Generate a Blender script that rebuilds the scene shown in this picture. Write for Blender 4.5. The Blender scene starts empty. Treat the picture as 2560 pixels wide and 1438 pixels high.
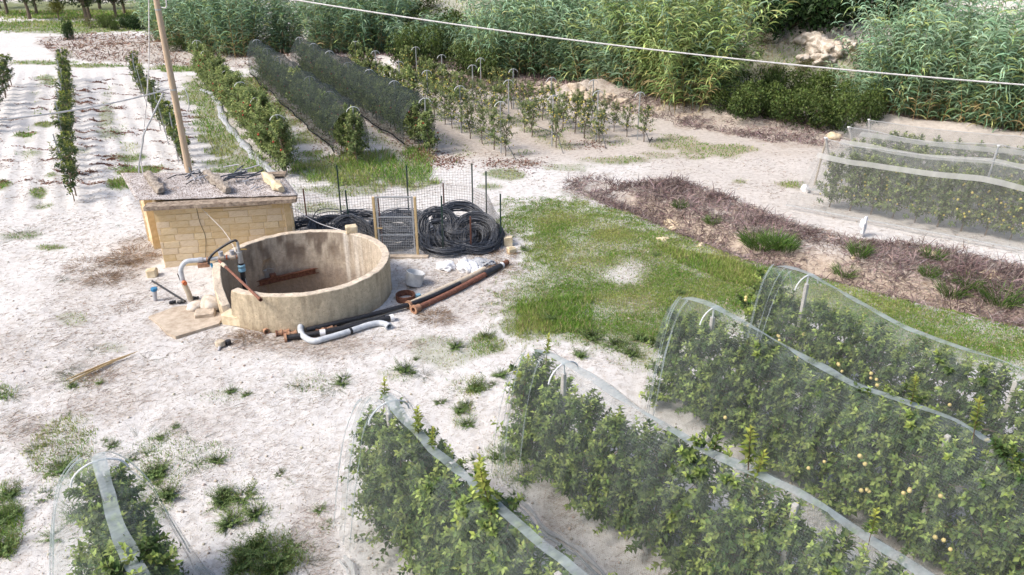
import bpy, math, random
import numpy as np
from mathutils import Vector, Matrix

random.seed(7)
RNG = np.random.default_rng(11)
PI = math.pi
S = bpy.context.scene

# ------------------------------------------------------------------ camera, sky, sun, exposure
F, CAMH, TH = 1850.0, 9.0, math.atan(869 / 1850.0)
cam = bpy.data.cameras.new('camera'); cam.sensor_width = 36; cam.lens = F / 2560 * 36
cam.clip_start = 0.1; cam.clip_end = 3000
camo = bpy.data.objects.new('camera', cam); S.collection.objects.link(camo)
camo.location = (0, 0, CAMH); camo.rotation_euler = (PI / 2 - TH, 0, 0)
S.camera = camo

SUN_EL, SUN_AZ = math.radians(48), math.radians(248)      # azimuth clockwise from +Y: from the left, a little behind
w = bpy.data.worlds.new('World'); S.world = w; w.use_nodes = True
nt = w.node_tree
sky = nt.nodes.new('ShaderNodeTexSky'); sky.sky_type = 'NISHITA'; sky.sun_disc = False
sky.sun_elevation = SUN_EL; sky.sun_rotation = SUN_AZ; sky.dust_density = 4.0; sky.air_density = 1.0
nt.nodes['Background'].inputs[1].default_value = 0.10
nt.links.new(sky.outputs[0], nt.nodes['Background'].inputs[0])
sl = bpy.data.lights.new('sun', 'SUN'); sl.energy = 1.5; sl.angle = math.radians(18); sl.color = (1.0, 0.955, 0.90)
so = bpy.data.objects.new('sun', sl); S.collection.objects.link(so)
sd = Vector((math.sin(SUN_AZ) * math.cos(SUN_EL), math.cos(SUN_AZ) * math.cos(SUN_EL), math.sin(SUN_EL)))
so.rotation_euler = sd.to_track_quat('Z', 'Y').to_euler()
S.view_settings.view_transform = 'Standard'; S.view_settings.look = 'None'
S.view_settings.exposure = 1.16; S.view_settings.gamma = 1.0
S.cycles.max_bounces = 6; S.cycles.diffuse_bounces = 3; S.cycles.glossy_bounces = 2
S.cycles.transmission_bounces = 3; S.cycles.transparent_max_bounces = 16
S.cycles.use_denoising = True
S.cycles.use_adaptive_sampling = True; S.cycles.adaptive_threshold = 0.02

# ------------------------------------------------------------------ pixel <-> place helpers
CT, ST = math.cos(TH), math.sin(TH)
def ray(px, py):
    x = (px - 1280) / F; y = -(py - 719) / F
    return x, CT + y * ST, -ST + y * CT
def P(px, py, z=0.0):                     # point at height z seen at a photo pixel
    r = ray(px, py); t = (z - CAMH) / r[2]
    return Vector((r[0] * t, r[1] * t, z))
def at(px, py, Y):                        # point at depth Y seen at a photo pixel
    r = ray(px, py); t = Y / r[1]
    return Vector((r[0] * t, Y, CAMH + r[2] * t))
def pix(x, y, z=0.0):                     # arrays of places -> photo pixels
    d = y * CT - (z - CAMH) * ST; d = np.maximum(d, 0.1)
    return 1280 + F * x / d, 719 - F * ((z - CAMH) * CT + y * ST) / d

def hsh(ix, iy, s):
    h = (ix * 374761393 + iy * 668265263 + s * 974634777) & 0xFFFFFFFF
    h = ((h ^ (h >> 13)) * 1274126177) & 0xFFFFFFFF
    return ((h ^ (h >> 16)) & 0xFFFF) / 65535.0
def vn(x, y, s=0):                        # value noise 0..1
    x = np.asarray(x, float); y = np.asarray(y, float)
    ix = np.floor(x).astype(np.int64); iy = np.floor(y).astype(np.int64)
    fx = x - ix; fy = y - iy; fx = fx * fx * (3 - 2 * fx); fy = fy * fy * (3 - 2 * fy)
    a = hsh(ix, iy, s) * (1 - fx) + hsh(ix + 1, iy, s) * fx
    b = hsh(ix, iy + 1, s) * (1 - fx) + hsh(ix + 1, iy + 1, s) * fx
    return a * (1 - fy) + b * fy
def fbm(x, y, s=0, o=3):
    t = 0; a = 1; n = 0
    for k in range(o):
        t = t + a * vn(x * 2 ** k, y * 2 ** k, s + k); n += a; a *= .5
    return t / n
def ss(a, b, x): 
    t = np.clip((x - a) / (b - a), 0, 1); return t * t * (3 - 2 * t)
def inpoly(px, py, poly):
    c = np.zeros(np.shape(px), bool); n = len(poly)
    for i in range(n):
        x1, y1 = poly[i]; x2, y2 = poly[(i + 1) % n]
        if y1 == y2: continue
        k = ((y1 > py) != (y2 > py)) & (px < (x2 - x1) * (py - y1) / (y2 - y1) + x1)
        c ^= k
    return c
def polydist(x, y, pts):                  # distance to a polyline and 0..1 position along it
    best = np.full(np.shape(x), 1e9); tt = np.zeros(np.shape(x)); n = len(pts) - 1
    for i in range(n):
        ax, ay = pts[i][:2]; bx, by = pts[i + 1][:2]; dx, dy = bx - ax, by - ay
        t = np.clip(((x - ax) * dx + (y - ay) * dy) / (dx * dx + dy * dy), 0, 1)
        d = np.hypot(x - ax - t * dx, y - ay - t * dy); k = d < best
        best = np.where(k, d, best); tt = np.where(k, (i + t) / n, tt)
    return best, tt

# ------------------------------------------------------------------ mesh and object helpers
def link(o, parent=None):
    S.collection.objects.link(o)
    if parent is not None: o.parent = parent
    return o
def empty(name, loc=(0, 0, 0), rz=0):
    o = bpy.data.objects.new(name, None); o.location = loc; o.rotation_euler = (0, 0, rz); o.empty_display_size = .2
    return link(o)
def tag(o, label=None, cat=None, group=None, kind=None):
    if label: o['label'] = label
    if cat: o['category'] = cat
    if group: o['group'] = group
    if kind: o['kind'] = kind
    return o
def npmesh(name, V, T, col=None, smooth=False, Q=None):
    me = bpy.data.meshes.new(name)
    V = np.asarray(V, np.float32); T = np.asarray(T, np.int32).reshape(-1, 3)
    idx = T.ravel(); st = np.arange(len(T)) * 3; tot = len(T)
    if Q is not None and len(Q):
        Q = np.asarray(Q, np.int32).reshape(-1, 4); st = np.concatenate([st, len(idx) + np.arange(len(Q)) * 4])
        idx = np.concatenate([idx, Q.ravel()]); tot += len(Q)
    me.vertices.add(len(V)); me.vertices.foreach_set('co', V.ravel())
    me.loops.add(len(idx)); me.loops.foreach_set('vertex_index', idx.astype(np.int32))
    me.polygons.add(tot); me.polygons.foreach_set('loop_start', st.astype(np.int32))
    me.update(calc_edges=True)
    if smooth: me.shade_smooth()
    if col is not None:
        col = np.asarray(col, np.float32)
        if col.shape[1] == 3: col = np.concatenate([col, np.ones((len(col), 1), np.float32)], 1)
        a = me.color_attributes.new('Col', 'FLOAT_COLOR', 'POINT'); a.data.foreach_set('color', col.ravel())
    return me
def mobj(name, me, mat, parent=None, loc=None, rz=0, scale=None, kind=None):
    if mat and not me.materials: me.materials.append(M[mat])
    o = bpy.data.objects.new(name, me)
    if loc is not None: o.location = loc
    o.rotation_euler = (0, 0, rz)
    if scale is not None: o.scale = scale if hasattr(scale, '__len__') else (scale,) * 3
    if kind: o['kind'] = kind
    return link(o, parent)

class MB:
    """collects boxes, tubes, lathes for one part"""
    def __init__(s): s.v = []; s.f = []
    def add(s, v, f):
        b = len(s.v); s.v += [tuple(p) for p in v]; s.f += [tuple(i + b for i in q) for q in f]; return s
    def box(s, c, d, rot=None, bev=0.0, jit=0.0):
        x, y, z = d[0] / 2, d[1] / 2, d[2] / 2; cen = Vector(c)
        if bev <= 0:
            v = [(-x, -y, -z), (x, -y, -z), (x, y, -z), (-x, y, -z), (-x, -y, z), (x, -y, z), (x, y, z), (-x, y, z)]
            f = [(3, 2, 1, 0), (4, 5, 6, 7), (0, 1, 5, 4), (1, 2, 6, 5), (2, 3, 7, 6), (3, 0, 4, 7)]
        else:
            v = []; b = bev
            for sz in (-1, 1):
                for sx, sy in ((-1, -1), (1, -1), (1, 1), (-1, 1)):
                    v += [(sx * (x - b), sy * (y - b), sz * z), (sx * x, sy * (y - b), sz * (z - b)), (sx * (x - b), sy * y, sz * (z - b))]
            i = lambda k, c, t: (0 if k < 0 else 12) + c * 3 + t
            f = [(i(-1, 3, 0), i(-1, 2, 0), i(-1, 1, 0), i(-1, 0, 0)), (i(1, 0, 0), i(1, 1, 0), i(1, 2, 0), i(1, 3, 0))]
            f += [(i(-1, 0, 2), i(-1, 1, 2), i(1, 1, 2), i(1, 0, 2)), (i(-1, 2, 2), i(-1, 3, 2), i(1, 3, 2), i(1, 2, 2)),
                  (i(-1, 1, 1), i(-1, 2, 1), i(1, 2, 1), i(1, 1, 1)), (i(-1, 3, 1), i(-1, 0, 1), i(1, 0, 1), i(1, 3, 1))]
            for k in (-1, 1):
                for c in range(4):
                    tri = (i(k, c, 0), i(k, c, 1), i(k, c, 2)); f.append(tri if (k > 0) == (c % 2 == 0) else tri[::-1])
                f += [(i(k, 0, 0), i(k, 1, 0), i(k, 1, 2), i(k, 0, 2)), (i(k, 2, 0), i(k, 3, 0), i(k, 3, 2), i(k, 2, 2)),
                      (i(k, 1, 0), i(k, 2, 0), i(k, 2, 1), i(k, 1, 1)), (i(k, 3, 0), i(k, 0, 0), i(k, 0, 1), i(k, 3, 1))]
            f += [(i(-1, 0, 1), i(-1, 0, 2), i(1, 0, 2), i(1, 0, 1)), (i(-1, 1, 2), i(-1, 1, 1), i(1, 1, 1), i(1, 1, 2)),
                  (i(-1, 2, 1), i(-1, 2, 2), i(1, 2, 2), i(1, 2, 1)), (i(-1, 3, 2), i(-1, 3, 1), i(1, 3, 1), i(1, 3, 2))]
        if jit: v = [tuple(q + random.uniform(-jit, jit) for q in p) for p in v]
        R = rot if rot is not None else Matrix.Identity(3)
        return s.add([cen + R @ Vector(p) for p in v], f)
    def tube(s, path, r, n=8, cap=True):
        path = [Vector(p) for p in path]; m = len(path)
        rr = r if hasattr(r, '__len__') else [r] * m
        T = []
        for i in range(m):
            d = path[min(i + 1, m - 1)] - path[max(i - 1, 0)]
            T.append(d.normalized() if d.length > 1e-9 else Vector((0, 0, 1)))
        a = Vector((0, 0, 1)) if abs(T[0].z) < .9 else Vector((1, 0, 0))
        u = T[0].cross(a).normalized(); v = []; f = []
        for i in range(m):
            u = (u - T[i] * u.dot(T[i])).normalized(); w_ = T[i].cross(u)
            for k in range(n):
                t = 2 * PI * k / n; v.append(path[i] + (u * math.cos(t) + w_ * math.sin(t)) * rr[i])
        for i in range(m - 1):
            for k in range(n):
                a0 = i * n + k; b0 = i * n + (k + 1) % n
                f.append((a0, b0, b0 + n, a0 + n))
        if cap: f += [tuple(range(n - 1, -1, -1)), tuple(range((m - 1) * n, m * n))]
        return s.add(v, f)
    def pipe(s, path, ro, ri, n=10):       # open-ended pipe with a wall
        s.tube(path, ro, n, cap=False); b0 = len(s.v) - len(path) * n
        s.tube(path, ri, n, cap=False); b1 = len(s.v) - len(path) * n
        m = len(path)
        for e, fl in ((0, 1), (m - 1, 0)):
            for k in range(n):
                q = (b0 + e * n + k, b0 + e * n + (k + 1) % n, b1 + e * n + (k + 1) % n, b1 + e * n + k)
                s.f.append(q[::-1] if fl else q)
        return s
    def lathe(s, prof, c=(0, 0, 0), n=16, R=None):
        v = []; f = []; R = R or Matrix.Identity(3); c = Vector(c)
        for r, z in prof:
            for k in range(n): v.append(c + R @ Vector((r * math.cos(2 * PI * k / n), r * math.sin(2 * PI * k / n), z)))
        for i in range(len(prof) - 1):
            for k in range(n):
                a0 = i * n + k; b0 = i * n + (k + 1) % n; f.append((a0, b0, b0 + n, a0 + n))
        return s.add(v, f)
    def mesh(s, name, smooth=False):
        me = bpy.data.meshes.new(name); me.from_pydata(s.v, [], s.f); me.update()
        if smooth:
            me.shade_smooth()
            try: me.set_sharp_from_angle(angle=math.radians(38))
            except Exception: pass
        return me
    def build(s, name, mat, parent=None, loc=None, rz=0, smooth=False, kind=None):
        return mobj(name, s.mesh(name, smooth), mat, parent, loc, rz, kind=kind)
def rotz(a): return Matrix.Rotation(a, 3, 'Z')
def along(d):                              # rotation whose Z axis points along d
    return Vector(d).to_track_quat('Z', 'Y').to_matrix()
def smoothpath(pts, k=6):                  # Catmull-Rom
    pts = [Vector(p) for p in pts]; out = []
    q = [pts[0] * 2 - pts[1]] + pts + [pts[-1] * 2 - pts[-2]]
    for i in range(1, len(q) - 2):
        for j in range(k):
            t = j / k
            out.append(.5 * ((2 * q[i]) + (q[i + 1] - q[i - 1]) * t + (2 * q[i - 1] - 5 * q[i] + 4 * q[i + 1] - q[i + 2]) * t * t
                             + (3 * q[i] - q[i - 1] - 3 * q[i + 1] + q[i + 2]) * t ** 3))
    return out + [pts[-1]]

class NP:
    """collects leaves, blades and stems as numpy blocks with a colour at each vertex"""
    def __init__(s): s.V = []; s.T = []; s.C = []; s.n = 0
    def put(s, V, T, C):
        s.V.append(V); s.T.append(T + s.n); s.C.append(C); s.n += len(V)
    def leaves(s, c, d, nrm, L, W, col, fold=.25, curl=.2):
        N = len(c); d = d / np.linalg.norm(d, axis=1, keepdims=True)
        sd_ = np.cross(d, nrm); sd_ /= np.linalg.norm(sd_, axis=1, keepdims=True) + 1e-9
        n_ = np.cross(sd_, d); L = np.asarray(L).reshape(-1, 1) * np.ones((N, 1)); W = np.asarray(W).reshape(-1, 1) * np.ones((N, 1))
        mid = c + d * L * .45
        V = np.stack([c, mid + sd_ * W / 2 + n_ * W * fold, mid, mid - sd_ * W / 2 + n_ * W * fold, c + d * L - n_ * L * curl], 1)
        T = np.array([[0, 1, 2], [0, 2, 3], [1, 4, 2], [2, 4, 3]])
        T = (T[None] + (np.arange(N) * 5)[:, None, None]).reshape(-1, 3)
        s.put(V.reshape(-1, 3), T, np.repeat(col, 5, 0))
    def strips(s, b, d, L, W, segs, droop, col, tipcol=None, side=None):
        N = len(b); L = np.asarray(L).reshape(-1, 1) * np.ones((N, 1)); W = np.asarray(W).reshape(-1, 1) * np.ones((N, 1))
        droop = np.asarray(droop).reshape(-1, 1) * np.ones((N, 1))
        d = d / np.linalg.norm(d, axis=1, keepdims=True); p = b.copy()
        if side is None:
            side = np.cross(d, np.stack([RNG.normal(size=N), RNG.normal(size=N), RNG.normal(size=N) * .3 + .6], 1))
        side = side / (np.linalg.norm(side, axis=1, keepdims=True) + 1e-9)
        vs = []; cs = []
        for k in range(segs + 1):
            f = k / segs; ww = W * (.55 + 1.2 * f) * (1 - f ** 2) if segs > 2 else W * (1 - f)
            ww = np.maximum(ww, W * .04)
            vs += [p + side * ww / 2, p - side * ww / 2]
            cc = col if tipcol is None else col * (1 - f) + tipcol * f
            cs += [cc, cc]
            p = p + d * L / segs; d = d + np.array([0, 0, -1.]) * droop; d /= np.linalg.norm(d, axis=1, keepdims=True)
        V = np.stack(vs, 1); C = np.stack(cs, 1); m = 2 * (segs + 1); T = []
        for k in range(segs):
            T += [[2 * k, 2 * k + 1, 2 * k + 3], [2 * k, 2 * k + 3, 2 * k + 2]]
        T = (np.array(T)[None] + (np.arange(N) * m)[:, None, None]).reshape(-1, 3)
        s.put(V.reshape(-1, 3), T, C.reshape(-1, C.shape[-1]))
    def stem(s, path, r0, r1, col, n=3):
        path = np.asarray(path, float); m = len(path); v = []
        d = path[-1] - path[0]; d = d / (np.linalg.norm(d) + 1e-9)
        a = np.array([0, 0, 1.]) if abs(d[2]) < .8 else np.array([1., 0, 0])
        u = np.cross(d, a); u /= np.linalg.norm(u); w_ = np.cross(d, u)
        for i in range(m):
            r = r0 + (r1 - r0) * i / (m - 1)
            for k in range(n): v.append(path[i] + (u * math.cos(2 * PI * k / n) + w_ * math.sin(2 * PI * k / n)) * r)
        T = []
        for i in range(m - 1):
            for k in range(n):
                a0 = i * n + k; b0 = i * n + (k + 1) % n; T += [[a0, b0, b0 + n], [a0, b0 + n, a0 + n]]
        s.put(np.array(v), np.array(T), np.tile(col, (len(v), 1)))
    def balls(s, c, r, col):               # small fruit: squashed 6x4 spheres
        base = [(0, 0, 1)] + [(math.cos(2 * PI * k / 7) * math.sin(t), math.sin(2 * PI * k / 7) * math.sin(t), math.cos(t)) for t in (.8, 1.57, 2.35) for k in range(7)] + [(0, 0, -1)]
        base = np.array(base); T = []
        for k in range(7): T.append([0, 1 + k, 1 + (k + 1) % 7])
        for j in range(2):
            for k in range(7):
                a0 = 1 + j * 7 + k; b0 = 1 + j * 7 + (k + 1) % 7; T += [[a0, a0 + 7, b0 + 7], [a0, b0 + 7, b0]]
        for k in range(7): T.append([22, 15 + (k + 1) % 7, 15 + k])
        T = np.array(T); N = len(c)
        V = (c[:, None] + base[None] * np.asarray(r).reshape(-1, 1, 1)).reshape(-1, 3)
        s.put(V, (T[None] + (np.arange(N) * 23)[:, None, None]).reshape(-1, 3), np.repeat(col, 23, 0))
    def mesh(s, name, smooth=False):
        return npmesh(name, np.concatenate(s.V), np.concatenate(s.T), np.concatenate(s.C), smooth)
def unit(n, up=0.0):
    v = RNG.normal(size=(n, 3)); v[:, 2] += up; return v / np.linalg.norm(v, axis=1, keepdims=True)
def mixc(a, b, t):
    t = np.asarray(t).reshape(-1, 1); return np.array(a) * (1 - t) + np.array(b) * t
def jitc(c, amt=.18):
    return np.clip(c * (1 + RNG.normal(size=(len(c), 1)) * amt) * (1 + RNG.normal(size=(len(c), 3)) * amt * .25), .004, .95)

# ------------------------------------------------------------------ materials
M = {}
class MT:
    def __init__(s, name, rough=.8, spec=.25, metal=0):
        m = bpy.data.materials.new(name); m.use_nodes = True; s.m = m; s.t = m.node_tree; s.b = s.t.nodes['Principled BSDF']
        s.b.inputs['Roughness'].default_value = rough; s.b.inputs['Metallic'].default_value = metal
        s.b.inputs['Specular IOR Level'].default_value = spec; M[name] = m
        s.co = s.t.nodes.new('ShaderNodeTexCoord').outputs['Object']
    def n(s, k, **kw):
        x = s.t.nodes.new(k)
        for a, b in kw.items(): setattr(x, a, b)
        return x
    def noise(s, scale, detail=4, rough=.6, co=None, stretch=None):
        x = s.n('ShaderNodeTexNoise'); x.inputs['Scale'].default_value = scale; x.inputs['Detail'].default_value = detail; x.inputs['Roughness'].default_value = rough
        c = co or s.co
        if stretch:
            mp = s.n('ShaderNodeMapping'); mp.inputs['Scale'].default_value = stretch; s.t.links.new(c, mp.inputs[0]); c = mp.outputs[0]
        s.t.links.new(c, x.inputs['Vector']); return x.outputs['Fac']
    def ramp(s, fac, stops):
        r = s.n('ShaderNodeValToRGB'); e = r.color_ramp.elements
        while len(e) < len(stops): e.new(.5)
        for i, (p, c) in enumerate(stops):
            e[i].position = p; e[i].color = (c, c, c, 1) if not hasattr(c, '__len__') else (*c, 1)
        s.t.links.new(fac, r.inputs[0]); return r.outputs[0]
    def mix(s, fac, a, b, mode='MIX'):
        x = s.n('ShaderNodeMix', data_type='RGBA', blend_type=mode)
        for sock, val in ((x.inputs[0], fac), (x.inputs[6], a), (x.inputs[7], b)):
            if hasattr(val, 'is_linked') or hasattr(val, 'links'): s.t.links.new(val, sock)
            elif hasattr(val, '__len__'): sock.default_value = (*val, 1)
            else: sock.default_value = val
        return x.outputs[2]
    def attr(s, name='Col'):
        x = s.n('ShaderNodeAttribute'); x.attribute_name = name; return x.outputs['Color']
    def sep(s, c):
        x = s.n('ShaderNodeSeparateColor'); s.t.links.new(c, x.inputs[0]); return x.outputs
    def rnd(s): return s.n('ShaderNodeObjectInfo').outputs['Random']
    def color(s, c):
        if hasattr(c, '__len__'): s.b.inputs['Base Color'].default_value = (*c, 1)
        else: s.t.links.new(c, s.b.inputs['Base Color'])
        return s
    def bump(s, h, strength=.4, dist=.02):
        b = s.n('ShaderNodeBump'); b.inputs['Strength'].default_value = strength; b.inputs['Distance'].default_value = dist
        s.t.links.new(h, b.inputs['Height']); s.t.links.new(b.outputs[0], s.b.inputs['Normal']); return s
    def translucent(s, fac, c):
        tr = s.n('ShaderNodeBsdfTranslucent'); mx = s.n('ShaderNodeMixShader'); mx.inputs[0].default_value = fac
        s.t.links.new(c, tr.inputs[0]); s.t.links.new(s.b.outputs[0], mx.inputs[1]); s.t.links.new(tr.outputs[0], mx.inputs[2])
        s.t.links.new(mx.outputs[0], s.t.nodes['Material Output'].inputs[0]); return s

def speck(name, a, b, scale=6, rough=.85, spec=.2, metal=0, bump=.3, dist=.01, lo=.35, hi=.65, stretch=None):
    t = MT(name, rough, spec, metal); f = t.noise(scale, 6, .65, stretch=stretch)
    t.color(t.ramp(f, [(lo, a), (hi, b)]))
    if bump: t.bump(t.noise(scale * 5, 4, .6), bump, dist)
    return t
# ground: chalky dust, litter, thin green; masks come with the sheet
t = MT('chalk', .95, .1)
sp = t.sep(t.attr('Mask'))
n1 = t.noise(.45, 6, .6); n2 = t.noise(5, 8, .7); n3 = t.noise(30, 6, .7)
base = t.mix(t.ramp(n1, [(.3, 0), (.7, 1)]), (.59, .57, .55), (.66, .645, .63))
base = t.mix(t.ramp(n2, [(.40, .55), (.52, 0)]), base, (.42, .385, .35))
base = t.mix(t.ramp(n3, [(.34, .6), (.45, 0)]), base, (.25, .215, .19))
lit = t.mix(t.ramp(n2, [(.35, 0), (.6, 1)]), (.20, .16, .13), (.40, .345, .30))
k = t.mix(1.0, sp[1], t.ramp(t.noise(7, 6, .75), [(.34, .25), (.62, 1)]), 'MULTIPLY')
base = t.mix(k, base, lit)
grn = t.mix(t.ramp(t.noise(3, 5, .6), [(.3, 0), (.7, 1)]), (.085, .125, .03), (.17, .185, .06))
k = t.mix(1.0, sp[0], t.ramp(t.noise(6, 6, .75), [(.3, .45), (.55, 1)]), 'MULTIPLY')
base = t.mix(k, base, grn)
base = t.mix(sp[2], base, t.mix(t.ramp(n2, [(.3, 0), (.7, 1)]), (.28, .22, .17), (.51, .43, .35)))
t.color(base).bump(t.mix(.5, n2, n3), .8, .05)

def foliage(name, tr=.3, rough=.55, spec=.25):
    t = MT(name, rough, spec); c = t.attr()
    hv = t.n('ShaderNodeHueSaturation'); vr = t.n('ShaderNodeMapRange'); t.t.links.new(t.rnd(), vr.inputs[0])
    vr.inputs[3].default_value = .85; vr.inputs[4].default_value = 1.15
    t.t.links.new(vr.outputs[0], hv.inputs['Value']); t.t.links.new(c, hv.inputs['Color'])
    t.color(hv.outputs[0]); t.translucent(tr, hv.outputs[0])
foliage('leaf', .26); foliage('reedleaf', .16, .45, .35); foliage('grassblade', .3, .7, .15); foliage('drystalk', .2, .9, .05)
foliage('fruit', .03, .35, .45)
def attrmat(name, rough=.9, bump=.5, scale=14, dist=.02, amt=.5):
    t = MT(name, rough, .15); c = t.attr(); f = t.noise(scale, 8, .7)
    t.color(t.mix(amt, c, t.ramp(f, [(.25, .35), (.7, 1.)]), 'MULTIPLY')); t.bump(f, bump, dist)
t = MT('tankwall', .92, .12); c = t.attr(); f = t.noise(9, 8, .72); st = t.noise(3.2, 6, .7, stretch=(2.2, 2.2, .22))
c = t.mix(.6, c, t.ramp(f, [(.25, .4), (.65, 1.05)]), 'MULTIPLY'); c = t.mix(t.ramp(st, [(.5, 0), (.68, .55)]), c, (.26, .20, .14)); c = t.mix(t.ramp(t.noise(26, 5, .7), [(.34, .6), (.42, 0)]), c, (.17, .13, .10))
t.color(c).bump(f, .9, .035)
_ = 0; attrmat('rock', .95, .8, 10, .04, .35)
# limestone blocks: each its own tone
t = MT('limeblock', .9, .15); f = t.noise(7, 8, .7)
c = t.ramp(t.rnd(), [(0, (.63, .47, .26)), (.35, (.69, .54, .33)), (.6, (.73, .60, .43)), (.85, (.69, .55, .38)), (1, (.75, .61, .39))]); c = t.mix(t.ramp(f, [(.25, .6), (.55, 0)]), c, (.46, .29, .13))
c = t.mix(t.ramp(t.noise(1.3, 4), [(.5, 0), (.75, .5)]), c, (.76, .64, .47)); t.color(c).bump(t.noise(22, 8, .75), .8, .02)
t = speck('mortar', (.58, .42, .22), (.72, .55, .33), 5, .95, .1, bump=.8, dist=.02)
t = MT('fibrecement', .95, .1); f = t.noise(26, 8, .75); g = t.noise(4, 5, .65)
c = t.mix(t.ramp(g, [(.35, 0), (.65, 1)]), (.36, .325, .31), (.60, .57, .56)); c = t.mix(t.ramp(f, [(.43, .9), (.52, 0)]), c, (.11, .08, .065))
c = t.mix(t.ramp(t.noise(11, 6, .7), [(.6, 0), (.68, .7)]), c, (.42, .26, .15)); c = t.mix(t.ramp(t.noise(40, 3), [(.62, 0), (.7, .8)]), c, (.62, .59, .56)); t.color(c).bump(f, .8, .015)
speck('concretebeam', (.15, .11, .085), (.44, .36, .28), 9, .95, .1, bump=.9, dist=.02)
speck('concrete', (.36, .29, .22), (.55, .47, .38), 5, .95, .1, bump=.6, dist=.02)
speck('stonepost', (.40, .38, .36), (.52, .50, .48), 12, .9, .15, bump=.3)
speck('stonelog', (.20, .165, .14), (.52, .46, .39), 11, .95, .1, bump=1., dist=.03)
speck('palestone', (.58, .46, .29), (.72, .63, .47), 6, .95, .1, bump=.8, dist=.03)
speck('whitestone', (.42, .34, .26), (.72, .67, .60), 4, .95, .1, bump=.8, dist=.03)
speck('rust', (.09, .042, .03), (.22, .10, .065), 12, .85, .2, bump=.5, dist=.005)
speck('rustpipe', (.14, .06, .04), (.25, .115, .08), 14, .75, .25, bump=.3, dist=.004, stretch=(1, 1, .3))
speck('terracotta', (.30, .16, .10), (.46, .28, .18), 14, .8, .2, bump=.4, dist=.005)
speck('blackplastic', (.012, .012, .014), (.035, .035, .04), 20, .42, .45, bump=.1, dist=.002)
speck('hose', (.025, .028, .036), (.075, .085, .105), 30, .34, .55, bump=0)
speck('greypvc', (.36, .36, .38), (.50, .49, .50), 10, .5, .35, bump=.1, dist=.003)
speck('whitepipe', (.38, .41, .45), (.56, .59, .62), 8, .5, .35, bump=.1, dist=.003)
speck('beigepipe', (.42, .35, .26), (.56, .49, .39), 9, .8, .2, bump=.2, dist=.004)
speck('galv', (.36, .37, .38), (.52, .53, .54), 18, .5, .4, .55, bump=.1, dist=.003)
speck('hookwhite', (.66, .67, .68), (.76, .77, .78), 10, .5, .35, bump=0)
speck('greenpost', (.025, .055, .04), (.05, .09, .07), 18, .6, .3, bump=.1, dist=.003)
speck('palewood', (.42, .30, .15), (.58, .44, .25), 8, .85, .15, bump=.4, dist=.006, stretch=(6, 6, .6))
speck('polewood', (.42, .31, .21), (.58, .46, .34), 5, .85, .15, bump=.4, dist=.01, stretch=(8, 8, .4))
speck('bark', (.10, .075, .055), (.25, .20, .16), 16, .95, .1, bump=.8, dist=.01, stretch=(3, 3, 1))
speck('wire', (.10, .095, .09), (.20, .19, .18), 20, .7, .3, .3, bump=0)
speck('whitesheet', (.66, .66, .68), (.80, .80, .80), 6, .6, .25, bump=.4, dist=.02)
speck('cablewhite', (.55, .53, .52), (.72, .70, .69), 9, .6, .3, bump=.2, dist=.004)
speck('bluecap', (.02, .14, .30), (.05, .24, .42), 14, .5, .4, bump=0)
speck('lightblue', (.16, .33, .45), (.26, .45, .55), 14, .5, .4, bump=0)
speck('brass', (.42, .26, .08), (.55, .38, .14), 14, .45, .4, .5, bump=0)
speck('orangevalve', (.42, .10, .04), (.60, .20, .08), 14, .55, .3, bump=0)
speck('tubgrey', (.42, .44, .46), (.56, .57, .58), 9, .5, .35, bump=.2, dist=.01)
speck('drypool', (.34, .26, .15), (.46, .37, .24), 3, .5, .3, bump=.3, dist=.01)
speck('groundsheet', (.34, .36, .38), (.52, .53, .55), 7, .45, .4, bump=.9, dist=.04)
# nets: threads cover part of the area, the rest is open
def netmat(name, colr, cover, var=.35, tr=.5, weave=0.0):
    t = MT(name, .7, .2); f = t.noise(1.3, 4, .65, stretch=(2.6, 1.2, .35)); t.color(colr)
    mx = t.n('ShaderNodeMixShader'); tp = t.n('ShaderNodeBsdfTransparent'); tl = t.n('ShaderNodeBsdfTranslucent'); m2 = t.n('ShaderNodeMixShader')
    tl.inputs[0].default_value = (*colr, 1); m2.inputs[0].default_value = tr
    mr = t.n('ShaderNodeMapRange'); t.t.links.new(f, mr.inputs[0]); mr.inputs[1].default_value = .32; mr.inputs[2].default_value = .68
    mr.inputs[3].default_value = cover * (1 - var); mr.inputs[4].default_value = cover * (1 + var); out = mr.outputs[0]
    if weave:
        for ax_ in ('X', 'Z'):
            wv = t.n('ShaderNodeTexWave', bands_direction=ax_); wv.inputs['Scale'].default_value = 9.0; wv.inputs['Distortion'].default_value = .6; wv.inputs['Detail Scale'].default_value = .4
            t.t.links.new(t.co, wv.inputs[0]); q = t.n('ShaderNodeMapRange'); t.t.links.new(wv.outputs['Fac'], q.inputs[0]); q.inputs[3].default_value = 1 - weave; q.inputs[4].default_value = 1 + weave
            mu = t.n('ShaderNodeMath', operation='MULTIPLY'); t.t.links.new(out, mu.inputs[0]); t.t.links.new(q.outputs[0], mu.inputs[1]); out = mu.outputs[0]
    t.t.links.new(out, mx.inputs[0]); t.t.links.new(tp.outputs[0], mx.inputs[1])
    t.t.links.new(t.b.outputs[0], m2.inputs[1]); t.t.links.new(tl.outputs[0], m2.inputs[2]); t.t.links.new(m2.outputs[0], mx.inputs[2])
    t.t.links.new(mx.outputs[0], t.t.nodes['Material Output'].inputs[0])
netmat('netwhite', (.40, .46, .45), .155, .55, .5, .25)
netmat('netfold', (.55, .62, .63), .30, .4)
netmat('netband', (.62, .70, .73), .46, .5)
netmat('nethem', (.66, .68, .68), .55, .4)
netmat('nettent', (.44, .45, .44), .22, .3)
netmat('nettentband', (.74, .74, .73), .58, .15)
netmat('netdark', (.07, .09, .086), .52, .25)
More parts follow.
